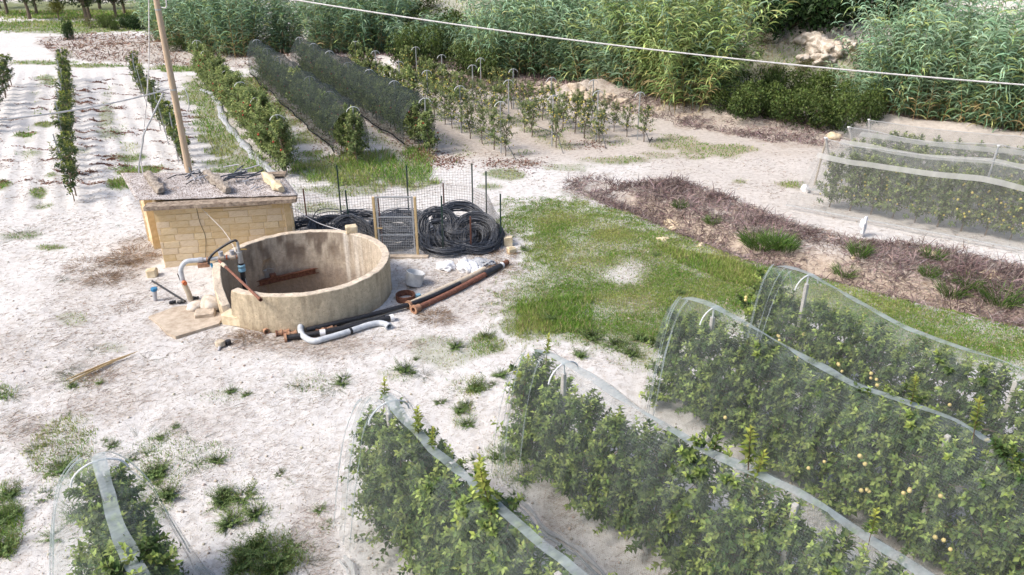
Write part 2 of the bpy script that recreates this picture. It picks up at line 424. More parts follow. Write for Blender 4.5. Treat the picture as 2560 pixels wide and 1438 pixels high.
netmat('netdarkhem', (.03, .035, .04), .8, .2)

# ------------------------------------------------------------------ the lie of the land
ROWS = {'L0': ((-27.1, 38.1), (-34.2, 51.5)), 'L1': ((-16.4, 26.6), (-31.6, 54.0)), 'L2': ((-13.6, 30.4), (-26.7, 53.8)),
        'R1': ((-9.5, 30.2), (-22.8, 55.5)), 'F': ((-6.75, 32.1), (-18.4, 55.5)), 'G': ((-3.8, 33.8), (-15.4, 56.4)),
        'Ya': ((-.33, 33.4), (-11.3, 54.8)), 'Yb': ((2.1, 34.9), (-7.9, 54.5)), 'Yc': ((4.3, 35.6), (-1.6, 47.0)), 'Yd': ((6.4, 36.0), (3.6, 41.5))}
DITCH = [P(*p, -.4) for p in ((1490, 490), (1640, 545), (1800, 610), (1900, 650), (2050, 685), (2250, 735), (2560, 805), (2950, 900))]
REEDLINE = np.array([(-90, 95), (-40, 76), (-22.5, 64.5), (-13, 67), (.5, 55), (12, 44), (20, 42), (26, 38), (45, 26), (90, 5)])
TANK = Vector((-5.78, 18.82, 0)); TRO, TRI, TZ = 2.37, 2.15, 1.0
def gh(x, y):
    x = np.asarray(x, float); y = np.asarray(y, float)
    z = (fbm(x * .5, y * .5, 3) - .5) * .10 + (fbm(x * 2.6, y * 2.6, 9) - .5) * .05 + (vn(x * 7, y * 7, 5) - .5) * .018
    px, py = pix(x, y)
    # furrows across the young field
    fur = ss(480, 420, px) * ss(165, 190, py) * ss(560, 500, py)
    z = z + fur * .035 * np.sin((x * .876 + y * .482) * 2 * PI / .85) + fur * (fbm(x * 1.7, y * 1.7, 21) - .5) * .09
    d, tt = polydist(x, y, DITCH)
    dep = .15 + .55 * ss(0, .18, tt)
    z = z - dep * np.exp(-(d / .75) ** 2)
    # bank over the ditch
    up = inpoly(px, py, [(1560, 440), (1690, 432), (1950, 530), (2300, 590), (2700, 690), (2700, 760), (2300, 660), (1900, 580), (1640, 500)])
    z = z + .0 * up
    yl = np.interp(x, REEDLINE[:, 0], REEDLINE[:, 1]); dd = y - yl
    bank = np.exp(-((dd + 2.5) / 2.2) ** 2) * ss(-30, -18, x) * (.25 + .75 * fbm(x * .35, y * .35, 40))
    z = z + bank * .75 + np.exp(-(((x - 4.3) / 2.6) ** 2 + ((y - 46) / 1.3) ** 2)) * (.6 + .9 * fbm(x * .9, y * .9, 44) + .55 * (fbm(x * 3.3, y * 3.3, 46) - .5))
    z = z + np.exp(-(((x + 30) / 9) ** 2 + ((y - 69) / 3.5) ** 2)) * .7
    sl_ = .04 + .26 * ss(-26, -6, x) + .26 * ss(4, 16, x)
    hill = np.maximum(dd - 3, 0) * sl_ * ss(-30, -14, x)
    z = z + np.minimum(hill, 45) + (fbm(x * .2, y * .2, 60) - .5) * np.clip(hill, 0, 6) * .5
    z = z + np.maximum(np.hypot(x, y) - 190, 0) * .18
    return z
def g1(x, y): return float(gh(np.array([x]), np.array([y]))[0])
def PG(px, py, dz=0.0):                   # where the sight line through a pixel meets the ground
    r = ray(px, py); ts = np.concatenate([np.linspace(6, 60, 500), np.linspace(60.2, 300, 700)])
    x, y, z = r[0] * ts, r[1] * ts, CAMH + r[2] * ts
    k = np.nonzero(z < gh(x, y) + dz)[0]
    i = k[0] if len(k) else len(ts) - 1
    return Vector((x[i], y[i], z[i]))
def onland(v, dz=0): return Vector((v[0], v[1], g1(v[0], v[1]) + dz))

# green patches and dry patches: centre and radii as seen in the photograph, strength, blade height
GREEN = [(1790, 375, 130, 22, .9, .10), (1690, 358, 60, 22, .8, .1), (1540, 402, 90, 12, .8, .09), (1270, 437, 60, 14, .8, .1), (1420, 418, 60, 12, .5, .07),
 (1650, 388, 50, 10, .6, .07), (1970, 460, 45, 11, 1, .12), (1850, 452, 22, 7, .8, .08), (1225, 466, 40, 9, .7, .1),
 (620, 225, 55, 50, .9, .18), (690, 320, 50, 60, .7, .12), (900, 425, 190, 50, .9, .32), (1010, 445, 90, 38, .9, .3), (850, 475, 110, 16, .6, .15), (1040, 410, 60, 50, .9, .25),
 (500, 240, 50, 38, .8, .15), (560, 350, 55, 60, .8, .2), (590, 415, 85, 36, .8, .14), (520, 300, 40, 55, .7, .2), (640, 420, 30, 40, .8, .3), (795, 520, 70, 14, .6, .1),
 (60, 337, 34, 9, 1, .1), (110, 313, 28, 8, 1, .1), (345, 428, 60, 16, 1, .12), (300, 457, 38, 16, 1, .12), (130, 440, 22, 10, .7, .07), (95, 482, 22, 15, .9, .1), (5, 465, 25, 14, 1, .1),
 (110, 515, 30, 10, .6, .06), (330, 396, 40, 10, .9, .1), (275, 335, 40, 16, .6, .08), (265, 290, 22, 40, .6, .07), (300, 390, 40, 10, .5, .06), (130, 620, 42, 9, .9, .08), (60, 590, 55, 12, .6, .06), (120, 200, 30, 12, .8, .1),
 (80, 380, 26, 10, .5, .06), (200, 375, 25, 8, .4, .06), (650, 270, 40, 60, .6, .1),
 (800, 960, 90, 30, .45, .07), (1100, 880, 80, 38, .45, .07), (1210, 860, 50, 24, .55, .09), (1180, 968, 60, 28, .5, .09), (1160, 1040, 32, 38, .6, .09), (1280, 1150, 90, 70, .55, .09),
 (590, 1270, 85, 50, .65, .1), (660, 1400, 110, 70, .75, .12), (410, 1130, 150, 60, .42, .07), (530, 1140, 60, 40, .42, .07), (170, 1130, 110, 90, .6, .09), (10, 1300, 45, 110, .8, .13), (15, 980, 35, 25, .7, .08),
 (205, 950, 60, 25, .5, .07), (560, 990, 70, 22, .35, .06), (180, 800, 40, 18, .4, .06), (280, 870, 40, 12, .3, .05), (380, 1200, 60, 120, .5, .08),
 (220, 62, 330, 12, .9, .25), (20, 70, 120, 8, .8, .2), (150, 80, 120, 6, .6, .1), (100, 157, 90, 6, .8, .15), (230, 164, 90, 6, .8, .15), (430, 172, 70, 8, .9, .2), (560, 190, 60, 14, .9, .15), (240, 30, 420, 22, 1, .3), (180, 74, 280, 9, .9, .15), (200, 20, 500, 20, 1, .3),
 (1000, 940, 50, 20, .4, .08), (1300, 560, 60, 25, .5, .08)]
MEADOW = [(1285, 520), (1400, 500), (1500, 525), (1620, 562), (1750, 605), (1880, 640), (1990, 672), (2120, 720), (2300, 765), (2560, 825), (3000, 925), (3000, 1150), (2560, 930), (2010, 800),
          (1830, 800), (1690, 860), (1610, 915), (1500, 860), (1440, 845), (1330, 850), (1265, 815), (1255, 770), (1310, 700), (1355, 650), (1330, 590)]
DRYP = [(800, 858, 240, 28, .9), (1130, 690, 170, 45, .7), (1250, 680, 80, 30, .6), (1090, 790, 60, 22, .7), (610, 850, 70, 22, .8), (260, 700, 100, 30, .6), (335, 645, 60, 40, .8), (270, 925, 140, 40, .55),
        (470, 800, 120, 40, .45), (250, 1010, 150, 45, .5), (500, 1060, 140, 50, .35), (1330, 1020, 60, 60, .6), (780, 1330, 60, 110, .55), (1400, 1250, 60, 120, .4), (60, 1080, 70, 60, .5), (30, 870, 60, 60, .4), (1180, 740, 120, 60, .45),
        (940, 640, 60, 20, .4), (1000, 700, 60, 40, .4), (1560, 640, 120, 60, .25), (1600, 730, 60, 90, .3), (1480, 470, 60, 35, .8), (1250, 410, 40, 10, .8), (1320, 410, 50, 10, .8), (1440, 340, 140, 30, .4), (1590, 320, 60, 14, .7),
        (700, 860, 260, 40, .35), (300, 800, 260, 120, .2), (120, 900, 200, 100, .25), (420, 960, 200, 60, .25)]
DRYBANK = [[(1460, 482), (1560, 456), (1690, 448), (1800, 484), (1950, 550), (2120, 596), (2300, 612), (2400, 630), (2560, 668), (3000, 770), (3000, 890), (2560, 795), (2350, 735), (2150, 690), (2060, 660), (1900, 618), (1780, 580), (1640, 540), (1540, 514)],
           [(1180, 150), (1300, 190), (1640, 235), (1860, 262), (2050, 325), (2130, 345), (2100, 372), (1960, 362), (1700, 315), (1560, 278), (1300, 245), (1000, 185), (960, 120)],
           [(600, 120), (760, 115), (900, 140), (960, 160), (900, 185), (700, 172), (600, 165)], [(90, 100), (240, 82), (460, 95), (600, 130), (600, 170), (460, 168), (280, 160), (130, 140)]]
def grassmask(x, y):
    px, py = pix(x, y, 0.0); n = fbm(x * 1.3, y * 1.3, 70); m = np.zeros(np.shape(x)); h = np.full(np.shape(x), .06)
    for cx, cy, rx, ry, s, hh in GREEN:
        q = np.sqrt(((px - cx) / rx) ** 2 + ((py - cy) / ry) ** 2) + (n - .5) * 1.1
        a = s * ss(1.12, .62, q); h = np.where(a > m, hh, h); m = np.maximum(m, a)
    me = 0
    for q_ in range(6): me = me + inpoly(px + (vn(x * (1.2 + q_), y * (1.2 + q_), 80 + q_) - .5) * 150, py + (vn(x * (1.5 + q_), y * (1.5 + q_), 90 + q_) - .5) * 80, MEADOW) / 6
    mm = me ** .7 * (.62 + .38 * ss(.3, .62, fbm(x * .9, y * .9, 77)))
    bare = ss(1.5, .2, np.sqrt(((px - 1570) / 50) ** 2 + ((py - 680) / 38) ** 2) + (n - .5) * 1.2) * .75 + .12 * ss(.58, .78, fbm(x * 1.6, y * 1.6, 71))
    mm = mm * (1 - bare); h = np.where(mm > m, .06, h); m = np.maximum(m, mm)
    for ra, rb, off, wd, sg in (('R1', 'F', .62, 1.35, .95), ('L2', 'R1', .78, .8, .75), ('F', 'G', .6, .9, .6), ('G', 'Ya', .5, .8, .3), ('Ya', 'Yb', .3, .9, .6), ('Yb', 'Yc', .3, .9, .6), ('Yc', 'Yd', .4, .9, .5), ('L1', 'L2', .55, .35, .35), ('L0', 'L1', .5, .4, .3)):
        (a1, b1), (a2, b2) = ROWS[ra], ROWS[rb]; d, _ = polydist(x, y, [tuple(p + (q - p) * off for p, q in zip(a1, a2)), tuple(p + (q - p) * off for p, q in zip(b1, b2))])
        a = sg * ss(wd, wd * .3, d + (n - .5) * 1.2) * ss(.3, .55, fbm(x * .6, y * .6, 123)); h = np.where(a > m, .12, h); m = np.maximum(m, a)
    lush = inpoly(px, py, [(1640, 615), (1780, 640), (1960, 690), (1930, 730), (1800, 700), (1700, 660)]) | inpoly(px, py, [(1290, 750), (1480, 740), (1480, 830), (1290, 840)])
    h = np.where(lush & (m > .2), .15, h)
    yl = np.interp(x, REEDLINE[:, 0], REEDLINE[:, 1]); dd = y - yl
    hl = ss(1, 5, dd) * ss(-24, -12, x) * (.25 + .6 * fbm(x * .25, y * .25, 91)) * (1 - .8 * ss(14, 22, x) * ss(5, 9, dd))
    h = np.where(hl > m, .3, h); m = np.maximum(m, hl)
    fl = ss(0, 6, dd) * ss(-30, -40, x) * .0
    return m + fl, h
def drymask(x, y):
    px, py = pix(x, y, 0.0); n = fbm(x * 1.7, y * 1.7, 170); m = np.zeros(np.shape(x))
    for cx, cy, rx, ry, s in DRYP:
        q = np.sqrt(((px - cx) / rx) ** 2 + ((py - cy) / ry) ** 2) + (n - .5) * 1.2
        m = np.maximum(m, s * ss(1.2, .5, q))
    for pl in DRYBANK:
        m = np.maximum(m, inpoly(px + (n - .5) * 40, py + (vn(x, y, 33) - .5) * 24, pl) * .85)
    for k_, wd, s in (('R1', .9, .5), ('F', .8, .5), ('G', 1.2, .8), ('Ya', .8, .5), ('Yb', .8, .5), ('Yc', .8, .5)):
        a, b = ROWS[k_]; d, _ = polydist(x + .5, y, (a, b)); m = np.maximum(m, s * ss(wd, wd * .4, d + (n - .5) * .6))
    yl = np.interp(x, REEDLINE[:, 0], REEDLINE[:, 1]); dd = y - yl
    m = np.maximum(m, ss(-3, -.5, dd) * ss(14, 6, dd) * ss(-34, -24, x) * .9)
    m = np.maximum(m, ss(3, 8, dd) * ss(-8, 2, x) * (.35 + .6 * fbm(x * .3, y * .3, 95)) * (1 - .9 * ss(16, 24, x) * ss(6, 11, dd)))
    return m

# ground sheet
ys = np.concatenate([[-30, -18, -9, -4, 0, 2.5], np.exp(np.linspace(math.log(4.2), math.log(460), 600))])
us = np.linspace(-1, 1, 640)
Yg, Ug = np.meshgrid(ys, us, indexing='ij'); Xg = Ug * (10 + 1.2 * np.maximum(Yg, 0)); Zg = gh(Xg, Yg)
gm, _ = grassmask(Xg, Yg); gm = gm * (1 - .85 * ss(15.2, 14, Yg + .55 * Xg * (Xg > 0) * 0)); dm = drymask(Xg, Yg)
d_, tt_ = polydist(Xg, Yg, DITCH); soil = ss(1.5, .6, d_) * ss(.02, .1, tt_) * .95
pxg, pyg = pix(Xg, Yg); yl_ = np.interp(Xg, REEDLINE[:, 0], REEDLINE[:, 1])
soil = np.maximum(soil, .55 * ss(900, 1150, pxg) * ss(430, 380, pyg) * ss(0, -3, Yg - yl_))
soil = np.maximum(soil, .35 * ss(1500, 1700, pxg) * ss(650, 480, pyg) * ss(0, -3, Yg - yl_))
idx = np.arange(Yg.size).reshape(Yg.shape)
Qd = np.stack([idx[:-1, :-1], idx[:-1, 1:], idx[1:, 1:], idx[1:, :-1]], -1).reshape(-1, 4)
cxy = np.hypot((Xg[:-1, :-1] + Xg[1:, 1:]) / 2 - TANK.x, (Yg[:-1, :-1] + Yg[1:, 1:]) / 2 - TANK.y).ravel()
Qd = Qd[cxy > (TRO + TRI) / 2]
gme = npmesh('ground', np.stack([Xg, Yg, Zg], -1).reshape(-1, 3), np.zeros((0, 3), int), Q=Qd, smooth=True)
a = gme.color_attributes.new('Mask', 'FLOAT_COLOR', 'POINT')
a.data.foreach_set('color', np.stack([gm, dm, soil, np.ones_like(gm)], -1).astype(np.float32).ravel())
mobj('ground', gme, 'chalk', kind='structure')

# ------------------------------------------------------------------ limestone hut
HF = [Vector((-10.5, 20.55, 0)), Vector((-6.68, 21.32, 0)), Vector((-7.75, 23.2, 0)), Vector((-12.0, 22.95, 0))]
HZ = 1.9
hut = empty('hut', HF[0]); tag(hut, 'low yellow limestone block hut with corrugated roof behind the round tank', 'hut')
_bm = {}
def unit_block(v):
    if v not in _bm: _bm[v] = MB().box((0, 0, 0), (1, 1, 1), bev=.045, jit=.02).mesh('block')
    return _bm[v]
def block_wall(a, b, h, thick, name, proud=.012, course=.212, lenb=.5, x0=0.0, parent=hut, seed=0):
    """mortar core with every block its own piece"""
    rr = random.Random(seed); d = (b - a); L = d.length; ang = math.atan2(d.y, d.x); u = d.normalized(); nrm = Vector((u.y, -u.x, 0))
    mid = (a + b) / 2 - HF[0] - nrm * (thick / 2)
    core = MB().box((0, 0, h / 2 - .1), (L, thick, h + .2)).build(name, 'mortar', parent, mid, ang)
    nco = int(round(h / course))
    for c in range(nco):
        x = -rr.uniform(.05, .45) if c % 2 else -rr.uniform(.0, .2); z = (c + .5) * h / nco
        while x < L - .06:
            bl = lenb * rr.uniform(.82, 1.15); xa = max(x, 0.0); xb = min(x + bl, L)
            if xb - xa > .07:
                o = mobj('block', unit_block(rr.randrange(6)), 'limeblock', core,
                         ((xa + xb) / 2 - L / 2, rr.uniform(-.003, .003), z), rr.uniform(-.004, .004),
                         (xb - xa - .012, thick + 2 * proud + rr.uniform(-.008, .012), h / nco - .012))
            x += bl
    return core
block_wall(HF[0], HF[1], HZ, .24, 'front_wall', seed=1)
block_wall(HF[1], HF[2], HZ, .22, 'right_wall', seed=2)
block_wall(HF[2], HF[3], HZ, .22, 'back_wall', seed=3)
lw = HF[0] - HF[3]; lu = lw.normalized()
block_wall(HF[3] + lu * .05 + Vector((.16, .08, 0)), HF[0] - lu * .3 + Vector((.16, .08, 0)), HZ, .18, 'side_wall', seed=4)
block_wall(HF[3] - Vector((.05, .0, 0)), HF[3] + lu * 1.1 - Vector((.05, 0, 0)), HZ, .26, 'side_pier', seed=5, lenb=.6)
# roof: corrugated sheet, front slab
RC = [Vector((-11.05, 20.78, 2.06)), Vector((-6.42, 21.28, 2.06)), Vector((-7.55, 23.4, 2.15)), Vector((-12.7, 23.3, 2.15))]
nu, nv = 40, 110; V = []; 
for j in range(nv + 1):
    for i in range(nu + 1):
        s_, t_ = i / nu, j / nv
        p = (RC[0] * (1 - s_) + RC[1] * s_) * (1 - t_) + (RC[3] * (1 - s_) + RC[2] * s_) * t_
        z = p.z + .022 * math.sin(t_ * 2 * PI * 18) + .02 * (float(vn(p.x * 2, p.y * 2, 4)) - .5) + (.012 if (s_ * 4) % 1 < .5 else 0)
        V.append((p.x - HF[0].x, p.y - HF[0].y, z))
Q = [(j * (nu + 1) + i, j * (nu + 1) + i + 1, (j + 1) * (nu + 1) + i + 1, (j + 1) * (nu + 1) + i) for j in range(nv) for i in range(nu)]
rme = npmesh('roof_sheet', np.array(V), np.zeros((0, 3), int), Q=Q, smooth=True)
roof = mobj('roof_sheet', rme, 'fibrecement', hut); md = roof.modifiers.new('thickness', 'SOLIDIFY'); md.thickness = .018
def slab(a, b, depth, th, name, mat, parent, org, nseg=40, rag=.03):
    d = (b - a).normalized(); n_ = Vector((-d.y, d.x, 0)); L = (b - a).length; v = []; f = []
    for i in range(nseg + 1):
        e = float(vn(i * .7, 1, 3)) * rag; e2 = float(vn(i * .9, 5, 3)) * rag * .6
        p = a + d * (L * i / nseg) - org
        v += [p - n_ * (e), p - n_ * e * .4 + Vector((0, 0, th + e2)), p + n_ * depth + Vector((0, 0, th + e2 * .5)), p + n_ * depth]
    for i in range(nseg):
        for k in range(4): f.append((i * 4 + k, i * 4 + (k + 1) % 4, i * 4 + 4 + (k + 1) % 4, i * 4 + 4 + k)[::-1])
    f += [(0, 1, 2, 3), tuple(nseg * 4 + k for k in (3, 2, 1, 0))]
    return MB().add(v, f).build(name, mat, parent)
slab(Vector((-10.62, 20.26, 1.92)), Vector((-6.42, 21.02, 1.92)), .46, .1, 'roof_slab', 'concretebeam', hut, HF[0])
# stones laid on the roof
def stone_log(a, b, r, name, label, mat='stonelog', sq=.8, seed=0, cat='stone'):
    rr = random.Random(seed); m = 12; n = 10; d = b - a; v = []; f = []
    R = along(d)
    for i in range(m + 1):
        c = a + d * (i / m); e = 1 - .25 * (abs(i / m - .5) * 2) ** 6
        for k in range(n):
            t = 2 * PI * k / n; q = r * e * (1 + rr.uniform(-.2, .2)) * (1 + .18 * math.sin(i * 1.3 + seed)); cx, cy = math.cos(t), math.sin(t)
            mx = max(abs(cx), abs(cy)) ** sq; v.append(c - a + R @ Vector((q * cx / mx, q * cy / mx, 0)))
    for i in range(m):
        for k in range(n): f.append((i * n + k, i * n + (k + 1) % n, (i + 1) * n + (k + 1) % n, (i + 1) * n + k))
    f += [tuple(range(n - 1, -1, -1)), tuple(range(m * n, m * n + n))]
    o = MB().add(v, f).build(name, mat, None, a, smooth=True); return tag(o, label, cat)
def roofz(x, y): return 2.09 + (y - 20.9) * .036
def rp(px, py, dz=0.0):
    p = P(px, py, 2.1); return Vector((p.x, p.y, roofz(p.x, p.y) + dz))
stone_log(rp(372, 450, .13), rp(404, 487, .13), .13, 'stone_weight', 'squared grey stone lying alone on the end of the hut roof away from the fence', seed=1)
stone_log(rp(520, 446, .13), rp(572, 486, .13), .13, 'stone_weight', 'long lumpy grey stone lying between the pipe scraps on the hut roof', seed=2)
stone_log(rp(662, 450, .12), rp(705, 484, .12), .12, 'stone_weight', 'pale cream tapered stone on the hut roof next to the wire fence', 'palestone', seed=3)
tag(MB().box((0, 0, .06), (.7, .22, .12), rotz(.1), .02, .012).build('stone_weight', 'concretebeam', None, rp(690, 447, .03)), 'short dark slab of stone tucked behind the pale roof stone', 'stone')
# off-cuts of black hose on the roof
rr = random.Random(5)
def scrap(p, L, ang, tilt, r, bend, mat='hose'):
    d = Vector((math.cos(ang) * math.cos(tilt), math.sin(ang) * math.cos(tilt), math.sin(tilt))); s_ = Vector((-d.y, d.x, 0))
    pts = [d * (L * (i / 5 - .5)) + s_ * bend * math.sin(PI * i / 5) for i in range(6)]
    zmin = min(q.z for q in pts)
    o = MB().tube([q - Vector((0, 0, zmin - r)) for q in pts], r, 7).build('hose_offcut', mat, None, p, smooth=True)
    return o
for k in range(15):
    o = scrap(rp(rr.uniform(478, 515), rr.uniform(440, 462), .03 + .012 * k), rr.uniform(.25, .5), rr.uniform(.2, 2.2), rr.uniform(-.15, .3), .02, rr.uniform(-.04, .04), 'hose' if k % 3 else 'greypvc')
    tag(o, 'short hose off-cut in the small heap beside the long lumpy roof stone', 'hose', 'hose off-cuts on the hut roof')
for k in range(22):
    o = scrap(rp(rr.uniform(565, 652), rr.uniform(438, 462), .03 + .008 * k), rr.uniform(.3, .75), rr.uniform(-.6, 1.2), rr.uniform(-.1, .3), .021, rr.uniform(-.08, .08), 'hose' if k % 4 else 'greypvc')
    tag(o, 'short hose off-cut in the wide heap reaching to the pale roof stone', 'hose', 'hose off-cuts on the hut roof')
for px_, py_, a_ in ((592, 458, 1.9), (634, 474, 1.5), (651, 472, 1.2), (612, 462, 2.1)):
    tag(scrap(rp(px_, py_, .03), .38, a_, .0, .02, 0, 'greypvc'), 'loose grey stub of pipe lying on the corrugated roof in front of the heap', 'pipe', 'loose stubs on the roof')
for pts in ([(420, 453), (440, 447), (455, 447), (480, 444), (500, 437)], [(466, 466), (486, 456), (500, 448), (512, 440)]):
    pp = [rp(a_, b_, .03 + .02 * i) for i, (a_, b_) in enumerate(pts)]
    tag(MB().tube([p - pp[0] for p in smoothpath(pp)], .016, 6).build('dead_branch', 'blackplastic', None, pp[0]), 'thin dark branch trailing from the hose heap across the roof', 'branch', 'branches on the roof')
# cables on the front wall
def wire(name, pts, r, mat, label, cat='cable', k=6, n=6):
    pp = [Vector(p) for p in pts]; o0 = pp[0]
    return tag(MB().tube([p - o0 for p in smoothpath(pp, k)], r, n).build(name, mat, None, o0, smooth=True), label, cat)
def fw(s_, z, off=.03):                    # point on the hut's front wall
    p = HF[0].lerp(HF[1], s_); d = (HF[1] - HF[0]).normalized(); return Vector((p.x + d.y * off, p.y - d.x * off, z))
wire('cable', [fw(.31, 1.86), fw(.315, 1.4), fw(.335, .95), fw(.32, .5), fw(.30, .15), fw(.30, .02, .06)], .008, 'bark', 'thin brown cable hanging down the face of the hut wall')
wire('cable', [fw(.31, 1.84), fw(.5, 1.78), fw(.75, 1.8), fw(.97, 1.84)], .008, 'bark', 'thin brown cable strung under the roof slab of the hut')

# ------------------------------------------------------------------ round tank
def tank_top(t):                           # rim height by angle in degrees
    t = (t + 360) % 360
    if 188 < t < 236:
        if t < 222: return TZ - .72 * ((t - 188) / 34) ** 1.3
        if t < 233: return .16
        return .16 + (TZ - .2) * ((t - 233) / 3)
    return TZ
na, nz = 240, 14; Vt = []; Ct = []; Qt = []
prof = [('o', -.25)] + [('o', k / 7) for k in range(8)] + [('t', 0), ('t', 1)] + [('i', 1 - k / nz) for k in range(nz + 1)]
def ang(px, py): 
    q = P(px, py, TZ); return math.degrees(math.atan2(q.y - TANK.y, q.x - TANK.x))
NICHE = None
def cylhit(px, py, R=TRI):
    r = ray(px, py); a_ = r[0] ** 2 + r[1] ** 2; b_ = -2 * (r[0] * TANK.x + r[1] * TANK.y); c_ = TANK.x ** 2 + TANK.y ** 2 - R * R
    t_ = (-b_ + math.sqrt(max(b_ * b_ - 4 * a_ * c_, 0))) / (2 * a_); return Vector((r[0] * t_, r[1] * t_, CAMH + r[2] * t_))
nh = cylhit(672, 672); nha = math.degrees(math.atan2(nh.y - TANK.y, nh.x - TANK.x))
st1 = cylhit(868, 640); s1a = math.degrees(math.atan2(st1.y - TANK.y, st1.x - TANK.x))
st2 = cylhit(893, 650); s2a = math.degrees(math.atan2(st2.y - TANK.y, st2.x - TANK.x))
lk1 = cylhit(740, 620); l1a = math.degrees(math.atan2(lk1.y - TANK.y, lk1.x - TANK.x))
FLOORZ = -1.15
for i in range(na):
    t = 360 * i / na - 180; tr = math.radians(t); top = tank_top(t) + (float(vn(i * .35, 0, 6)) - .5) * .02
    for kind, q in prof:
        wob = (float(vn(i * .5, q * 4 + 9, 2)) - .5) * .03
        if kind == 'o': R, z = TRO + wob * .6, (q if q < 0 else q * top)
        elif kind == 't': R, z = (TRO - .018 if q == 0 else TRI + .018), top + .018
        else: R, z = TRI + wob * .5, FLOORZ + (top - FLOORZ) * q
        if kind == 'i':
            dn = math.hypot(((t - nha + 180) % 360 - 180) * math.radians(1) * TRI / .16, (z - nh.z) / .22)
            if dn < 1.15: R += .17 * (1 - dn ** 4 * .5)
        Vt.append((R * math.cos(tr), R * math.sin(tr), z))
        x, y = t * .06, z
        n_ = float(fbm(np.array([x * 3]), np.array([y * 2.2]), 31)[0]); ns = float(fbm(np.array([x * 14]), np.array([y * .7]), 32)[0])
        if kind == 'i':
            c = np.array((.60, .52, .42)) * (1 - .35 * max(0, ns - .5) * 2)
            dk = np.clip((n_ - .44) * 7, 0, 1) * float(ss(-.15, .5, np.array(z))) * float(ss(75, 20, np.array(abs(t - l1a)))); c = c * (1 - dk * .7) + np.array((.12, .08, .06)) * dk * .7
            c = c * (1 - .28 * float(ss(110, 150, np.array(abs(t)))))  # left inner side darkened: its shade is put into the vertex colour
            low_tone = float(ss(.05, -.35, np.array(z + (ns - .5) * .5))); c = c * (1 - low_tone * .62) + np.array((.20, .155, .14)) * low_tone * .62  # inner wall turns greyer and darker towards the bottom
            for sa, wd, am in ((s1a, 1.6, 1), (s2a, 2.4, .55), (s2a - 5, 1.0, .3)):
                k_ = am * math.exp(-((((t - sa + 180) % 360 - 180) + (ns - .5) * 2) / wd) ** 2) * float(ss(-.9, -.1, np.array(z))); c = c * (1 - k_) + np.array((.80, .76, .70)) * k_
        elif kind == 't': c = np.array((.70, .60, .48)) * (.72 + .5 * n_)
        else:
            c = np.array((.63, .53, .38)) * (.82 + .3 * n_); st = np.clip((ns - .52) * 4, 0, 1) * float(ss(.2, .95, np.array(z))); c = c * (1 - .5 * st) + np.array((.22, .17, .11)) * .5 * st
            low = float(ss(.28, .0, np.array(z + (n_ - .5) * .3))); c = c * (1 - .4 * low) + np.array((.33, .24, .15)) * .4 * low
        Ct.append(c)
m_ = len(prof)
for i in range(na):
    for k in range(m_ - 1):
        a0 = i * m_ + k; b0 = ((i + 1) % na) * m_ + k; Qt.append((a0, b0, b0 + 1, a0 + 1))
tank = empty('water_tank', TANK); tme = npmesh('tank_wall', np.array(Vt), np.zeros((0, 3), int), np.array(Ct), True, Qt); tme.set_sharp_from_angle(angle=math.radians(28)); tag(tank, 'round open concrete water tank with one broken side and stained inner wall', 'tank')
mobj('tank_wall', tme, 'tankwall', tank)
fl = [(TRI * 1.02 * math.cos(2 * PI * k / 48), TRI * 1.02 * math.sin(2 * PI * k / 48), FLOORZ + .02) for k in range(48)]
MB().add(fl, [tuple(range(48))]).build('tank_floor', 'drypool', tank)
# steel beam across the tank
b0, b1 = cylhit(795, 676), cylhit(560, 726)
b0 = b0 + (b0 - Vector((TANK.x, TANK.y, b0.z))) * .02; b1.z = b0.z - .02
b1 = P(575, 724, b0.z - .02)
d = (b0 - b1); L = d.length; R = along(d); up = Vector((0, 0, 1)); sd_ = d.cross(up).normalized()
beam = MB(); Rm = Matrix((sd_, up, d.normalized())).transposed()
for c_, dd_ in (((0, .075, 0), (.11, .014, L)), ((0, -.075, 0), (.11, .014, L)), ((0, 0, 0), (.014, .136, L))): beam.box(Rm @ Vector(c_), dd_, Rm)
beam.box(Rm @ Vector((0, .14, -L * .02)), (.15, .11, .17), Rm)
tag(beam.build('steel_beam', 'rust', None, (b0 + b1) / 2), 'rusty steel beam spanning the inside of the round tank', 'beam')
q = P(893, 588, TZ + .02)
aq = math.radians(66); q = TANK + Vector((math.cos(aq) * 2.3, math.sin(aq) * 2.3, TZ + .12))
tag(MB().box((0, 0, 0), (.34, .26, .24), rotz(.3), .03, .012).build('stone_block', 'palestone', None, q), 'small squared stone resting on the rim of the round tank', 'stone')
wire('rope', [fw(.99, 1.72), at(790, 555, 21.3), at(850, 575, 21.15), TANK + Vector((math.cos(aq) * 2.2, math.sin(aq) * 2.2, TZ + .06))], .012, 'cablewhite', 'white rope from the hut corner to the stone on the tank rim', 'rope')

# ------------------------------------------------------------------ pump pipework at the tank
base = onland(P(478, 750)); pp = empty('pump_pipe', base); tag(pp, 'grey pump pipework bending over the broken side of the tank, with dip pipe and valves', 'pipe')
def loc(v): return Vector(v) - base
zt = 1.12; e0 = Vector((-8.9, 18.42, zt)); e1 = Vector((-7.5, 18.82, zt))
ax = (e1 - e0).normalized(); riser_top = Vector((-8.98, 18.36, .88))
MB().tube([loc(base - Vector((0, 0, .1))), loc(base + Vector((-.04, .0, .25))), loc(Vector((-8.97, 18.35, .52)))], [.075, .072, .07], 12).build('riser', 'beigepipe', pp, smooth=True)
MB().tube([loc(p) for p in smoothpath([Vector((-8.97, 18.35, .5)), riser_top, Vector((-8.9, 18.4, 1.05)), e0 + ax * .12, e0 + ax * .4])], .066, 12).build('elbow', 'whitepipe', pp, smooth=True)
MB().tube([loc(e0 + ax * .38), loc(e1)], .055, 12).build('cross_pipe', 'galv', pp, smooth=True)
